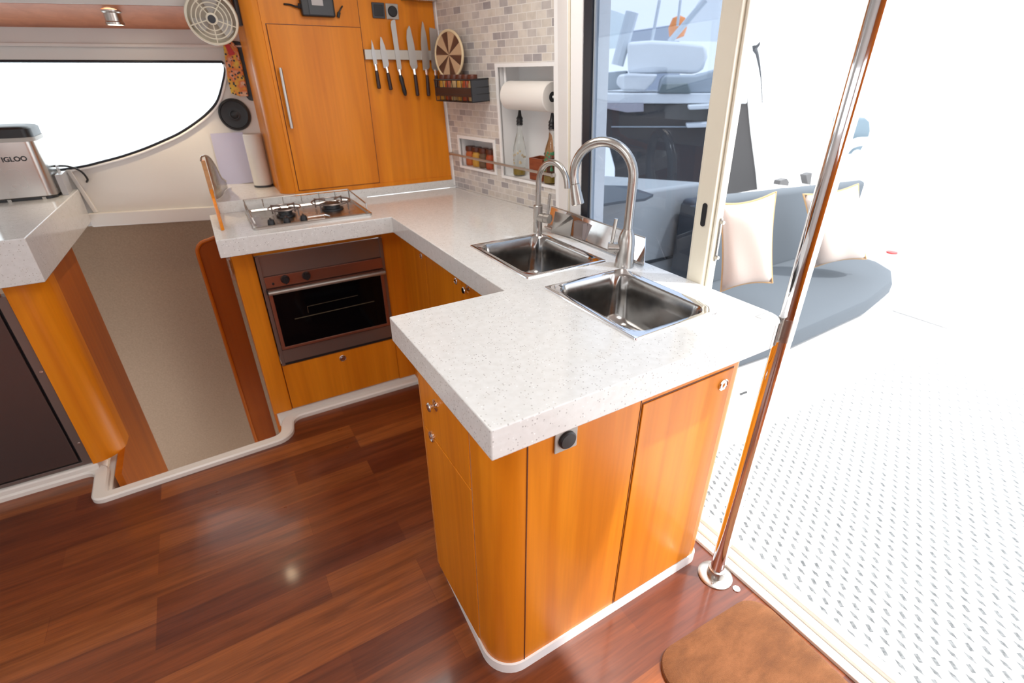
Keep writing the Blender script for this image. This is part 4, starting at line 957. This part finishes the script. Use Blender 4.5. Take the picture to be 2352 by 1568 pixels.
# first pillow: corners taken on a plane through the seat
c_ = [onplane(x, y, (1.82, .78, .42), (-.62, -.78, .0)) for x, y in ((1660, 468), (1775, 452), (1778, 640), (1652, 668))]
o_ = (c_[0]+c_[1]+c_[2]+c_[3])/4; w_ = ((c_[1]-c_[0]).length+(c_[2]-c_[3]).length)/2; h_ = ((c_[0]-c_[3]).length+(c_[1]-c_[2]).length)/2
pillow('cream throw pillow with tan piping, at the near end of the cockpit bench', o_, (c_[1]-c_[0])+(c_[2]-c_[3]), (c_[0]-c_[3])+(c_[1]-c_[2]), w_*1.02, h_*1.06, .13)
c_ = [onplane(x, y, (2.55, .86, .42), (-.60, -.80, .0)) for x, y in ((1850, 440), (1965, 428), (1995, 590), (1866, 618))]
o_ = (c_[0]+c_[1]+c_[2]+c_[3])/4; w_ = ((c_[1]-c_[0]).length+(c_[2]-c_[3]).length)/2; h_ = ((c_[0]-c_[3]).length+(c_[1]-c_[2]).length)/2
pillow('cream throw pillow farther along the cockpit bench, right of the pole', o_, (c_[1]-c_[0])+(c_[2]-c_[3]), (c_[0]-c_[3])+(c_[1]-c_[2]), w_, h_, .16)
# coaming beside the bench
cg = thing('cockpit_coaming', 'white fiberglass coaming seen through the tinted door glass', 'coaming', (1.5, 1.5, -.05))
co = [(.97, 1.262), (2.0, 1.262), (1.45, 2.0), (.97, 2.3)]
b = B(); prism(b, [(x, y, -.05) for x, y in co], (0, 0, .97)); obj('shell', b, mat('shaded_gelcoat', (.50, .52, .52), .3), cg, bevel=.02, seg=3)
b = B(); box(b, 2.05, 3.58, 1.262, 1.70, -.044, .695); obj('aft_deck', b, 'outw', cg, bevel=.02)
hz = [atZ(x, y, .9205) for x, y in ((1362, 430), (1440, 432), (1500, 452), (1480, 462), (1420, 468), (1364, 478))]
b = B(); prism(b, hz, (0, 0, .012)); obj('hatch', b, 'seat', cg, label='dark grey hatch pad')
hz = [onplane(x, y, (0, 1.26, 0), (0, 1, 0)) for x, y in ((1478, 600), (1545, 586), (1546, 591), (1482, 607))]
b = B(); prism(b, hz, (0, -.006, 0)); obj('slot', b, 'black', cg)
# bench side seen through glass (dark edge)
bx('bench_end', 'seat', sf, 1.80, 1.83, 1.09, 1.235, .33, .84, bevel=.01)

# neighbouring boat
PB = CAM+V((.7, .7, 0))*4.5
def nb(x, y, d=0): p0 = CAM+V((.7, .7, 0))*(4.5+d); return onplane(x, y, p0, (.7, .7, 0))
bt = thing('moored_yacht', 'dark-hulled yacht moored outside, seen through the tinted door glass', 'boat', nb(1540, 600))
def slab(nm, pix, m, parent, thick=.5, d=0, bev=0, **kw):
    b = B(); prism(b, [nb(x, y, d) for x, y in pix], V((.7, .7, 0))*thick); return obj(nm, b, m, parent, bevel=bev, **kw)
slab('hull', [(1372, 240), (1700, 240), (1716, 226), (1724, 300), (1738, 400), (1750, 520), (1412, 520), (1412, 385), (1392, 310)], 'hull', bt, .9, label='charcoal hull')
slab('deck_edge', [(1368, 214), (1716, 214), (1716, 238), (1368, 238)], 'boatw', bt, .9, -.03, .01, label='white deck edge')
slab('transom_edge', [(1716, 214), (1722, 214), (1732, 300), (1746, 400), (1758, 520), (1748, 520), (1737, 400), (1724, 300)], 'outw', bt, .8, -.02)
slab('topside_band', [(1372, 238), (1478, 238), (1478, 256), (1440, 258), (1376, 246)], mat('pale_lilac_band', (.42, .40, .45), .5), bt, .3, -.05)
slab('cabin', [(1440, 96), (1500, 92), (1570, 96), (1622, 102), (1626, 130), (1616, 158), (1600, 170), (1560, 168), (1530, 168), (1442, 170)], 'boatw', bt, .8, .1, .03, label='pale cabin trunk')
slab('cockpit_cover', [(1420, 172), (1445, 168), (1512, 170), (1500, 190), (1482, 208), (1430, 208), (1414, 192)], 'boatw', bt, .25, .0, .02)
slab('cockpit_seat', [(1516, 184), (1526, 172), (1600, 172), (1680, 150), (1700, 150), (1700, 214), (1510, 214)], 'canvasg', bt, .3, .02, .02)
slab('engine_box', [(1522, 192), (1580, 190), (1588, 214), (1512, 214)], mat('mid_grey', (.16, .20, .21), .6), bt, .1, -.05, .01)
for y in (242, 284):
    slab('swim_step', [(1580 - (y-242)*.1, y), (1636, y-3), (1636, y+8), (1582-(y-242)*.1, y+10)], 'boatw', bt, .12, -.14, .01)
slab('keel_line', [(1404, 290), (1590, 290), (1590, 292.5), (1404, 292.5)], 'canvasg', bt, .01, -.012)
slab('dark_cover', [(1374, 4), (1394, 4), (1394, 122), (1373, 122)], 'coverb', bt, .1, .4, .01)
slab('aft_cover', [(1366, 168), (1440, 162), (1440, 205), (1366, 210)], 'canvasg', bt, .2, .3, .01)
b = B()
for a, c, r in (((1515, 0), (1497, 96), .012), ((1620, 0), (1538, 96), .022), ((1452, 28), (1418, 150), .05), ((1563, 0), (1556, 60), .01)): tube(b, [nb(*a, .25), nb(*c, .25)], r, 8)
obj('rigging', b, 'mastm', bt)
b = B(); lathe(b, [(0, 0), (.06, .02), (.075, .08), (.05, .15), (0, .17)], nb(1553, 90, .6), (0, 0, 1), 16); tag(obj('buoy', b, 'orange'), 'orange buoy beyond the moored yacht', 'buoy')
slab2 = thing('dodger_window', 'pale quilted canvas screen behind the moored yacht', 'canvas screen', nb(1600, 100, 1))
slab('screen', [(1610, -5), (1665, -5), (1655, 95), (1548, 94)], mat('quilted_pale_blue', (.85, .9, .93), .7), slab2, .04, .9)
slab('boom_cover', [(1396, 20), (1440, 35), (1425, 110), (1396, 112)], mat('pale_teal', (.85, .93, .94), .7), slab2, .05, .9)
b = B(); prism(b, [nb(x, y, 6) for x, y in ((1446, 72), (1560, 55), (1562, 226), (1446, 226))], V((.7, .7, 0))*1.5)
tag(obj('quay_building', b, mat('distant_grey_blue', (.34, .38, .46), .8)), 'low grey-blue building far behind the moored yacht', 'building')
b = B(); tube(b, [onplane(1740, 60, PB, (.7, .7, 0)), onplane(1802, -14, PB, (.7, .7, 0))], .004, 6); tag(obj('mooring_rope', b, 'mastm'), 'thin grey line crossing the bright sky right of the door stile', 'rope')
ln = thing('pennant', 'small dark pennant with a thin cord against the bright sky', 'flag', nb(1740, 240, -.3))
slab('cloth', [(1728, 104), (1738, 103), (1747, 94), (1746, 103), (1740, 112), (1736, 116), (1729, 114)], 'dgrey', ln, .02, -.3)
b = B(); tube(b, [nb(x, y, -.3) for x, y in ((1733, 112), (1739, 124), (1744, 150), (1748, 180), (1751, 236))], [.018, .012, .009, .005, .004], 6); obj('cord', b, 'dgrey', ln)
# steering wheel and covered helm
hp = lambda x, y, v=1.9: atY(x, y, v)
hm = thing('helm', 'blue-grey covered helm seat with white handrails beyond the pole', 'helm', hp(1960, 420))
b = B(); prism(b, [hp(x, y) for x, y in ((1958, 270), (1990, 270), (1999, 278), (2001, 300), (1996, 318), (1975, 352), (1950, 356), (1940, 350))], (.1, .22, 0)); obj('cover', b, 'coverb', hm, bevel=.02)
b = B(); prism(b, [hp(x, y, 1.88) for x, y in ((1880, 280), (1904, 266), (1915, 300), (1890, 350), (1868, 352), (1862, 330), (1864, 305))], (.02, .05, 0)); obj('windscreen', b, 'canvasg', hm)
b = B(); tube(b, curve_pts([hp(*p, 1.84) for p in ((1935, 352), (1950, 335), (1970, 326), (1996, 324), (2010, 322))], 6), .035, 10); tube(b, curve_pts([hp(*p, 1.84) for p in ((1958, 362), (1965, 350), (1975, 352), (1974, 364))], 5), .02, 8); obj('handrail', b, 'outw', hm)
for k, pix in enumerate((((1790, 425), (1793, 415), (1808, 410), (1813, 418), (1811, 427)), ((1851, 402), (1866, 397), (1862, 425), (1856, 424)))):
    b = B(); prism(b, [atY(x, y, 1.6) for x, y in pix], (0, .05, 0)); tag(obj('deck_cleat', b, 'hull'), 'dark cleat on the white deck behind the bench back, %s' % ('left one' if k == 0 else 'right one beside the pole'), 'cleat', 'dark cleats behind the bench')
# aft locker with vent and red tag (white, bright)
al = thing('aft_locker', 'white moulded transom locker with a louvred vent, right of the bench', 'locker', (4.3, .6, -.05))
b = B(); box(b, 3.62, 4.9, .45, 1.8, -.046, .46); obj('locker_body', b, 'outw', al, bevel=.03, seg=3)
vn = [atX(x, y, 3.615) for x, y in ((2176, 558), (2192, 537), (2198, 556), (2178, 577))]
b = B(); box(b, 3.608, 3.621, vn[0].y-.06, vn[0].y+.06, .22, .36); obj('vent', b, mat('pale_aqua_vent', (.55, .80, .85), .4), al)
rp = atZ(2048, 581, .462)
b = B(); lathe(b, [(.03, 0), (.03, .008), (0, .010)], rp, (0, 0, 1), 16); tag(obj('red_reflector', b, 'red'), 'small red reflector on the white transom locker', 'reflector')
b = B(); prism(b, [atY(x, y, .44) for x, y in ((1700, 904), (1716, 898), (1717, 902), (1701, 908))], (0, .002, 0)); tag(obj('drain_slot', b, 'black'), 'short dark slot in the white bench base beside the pole', 'slot')
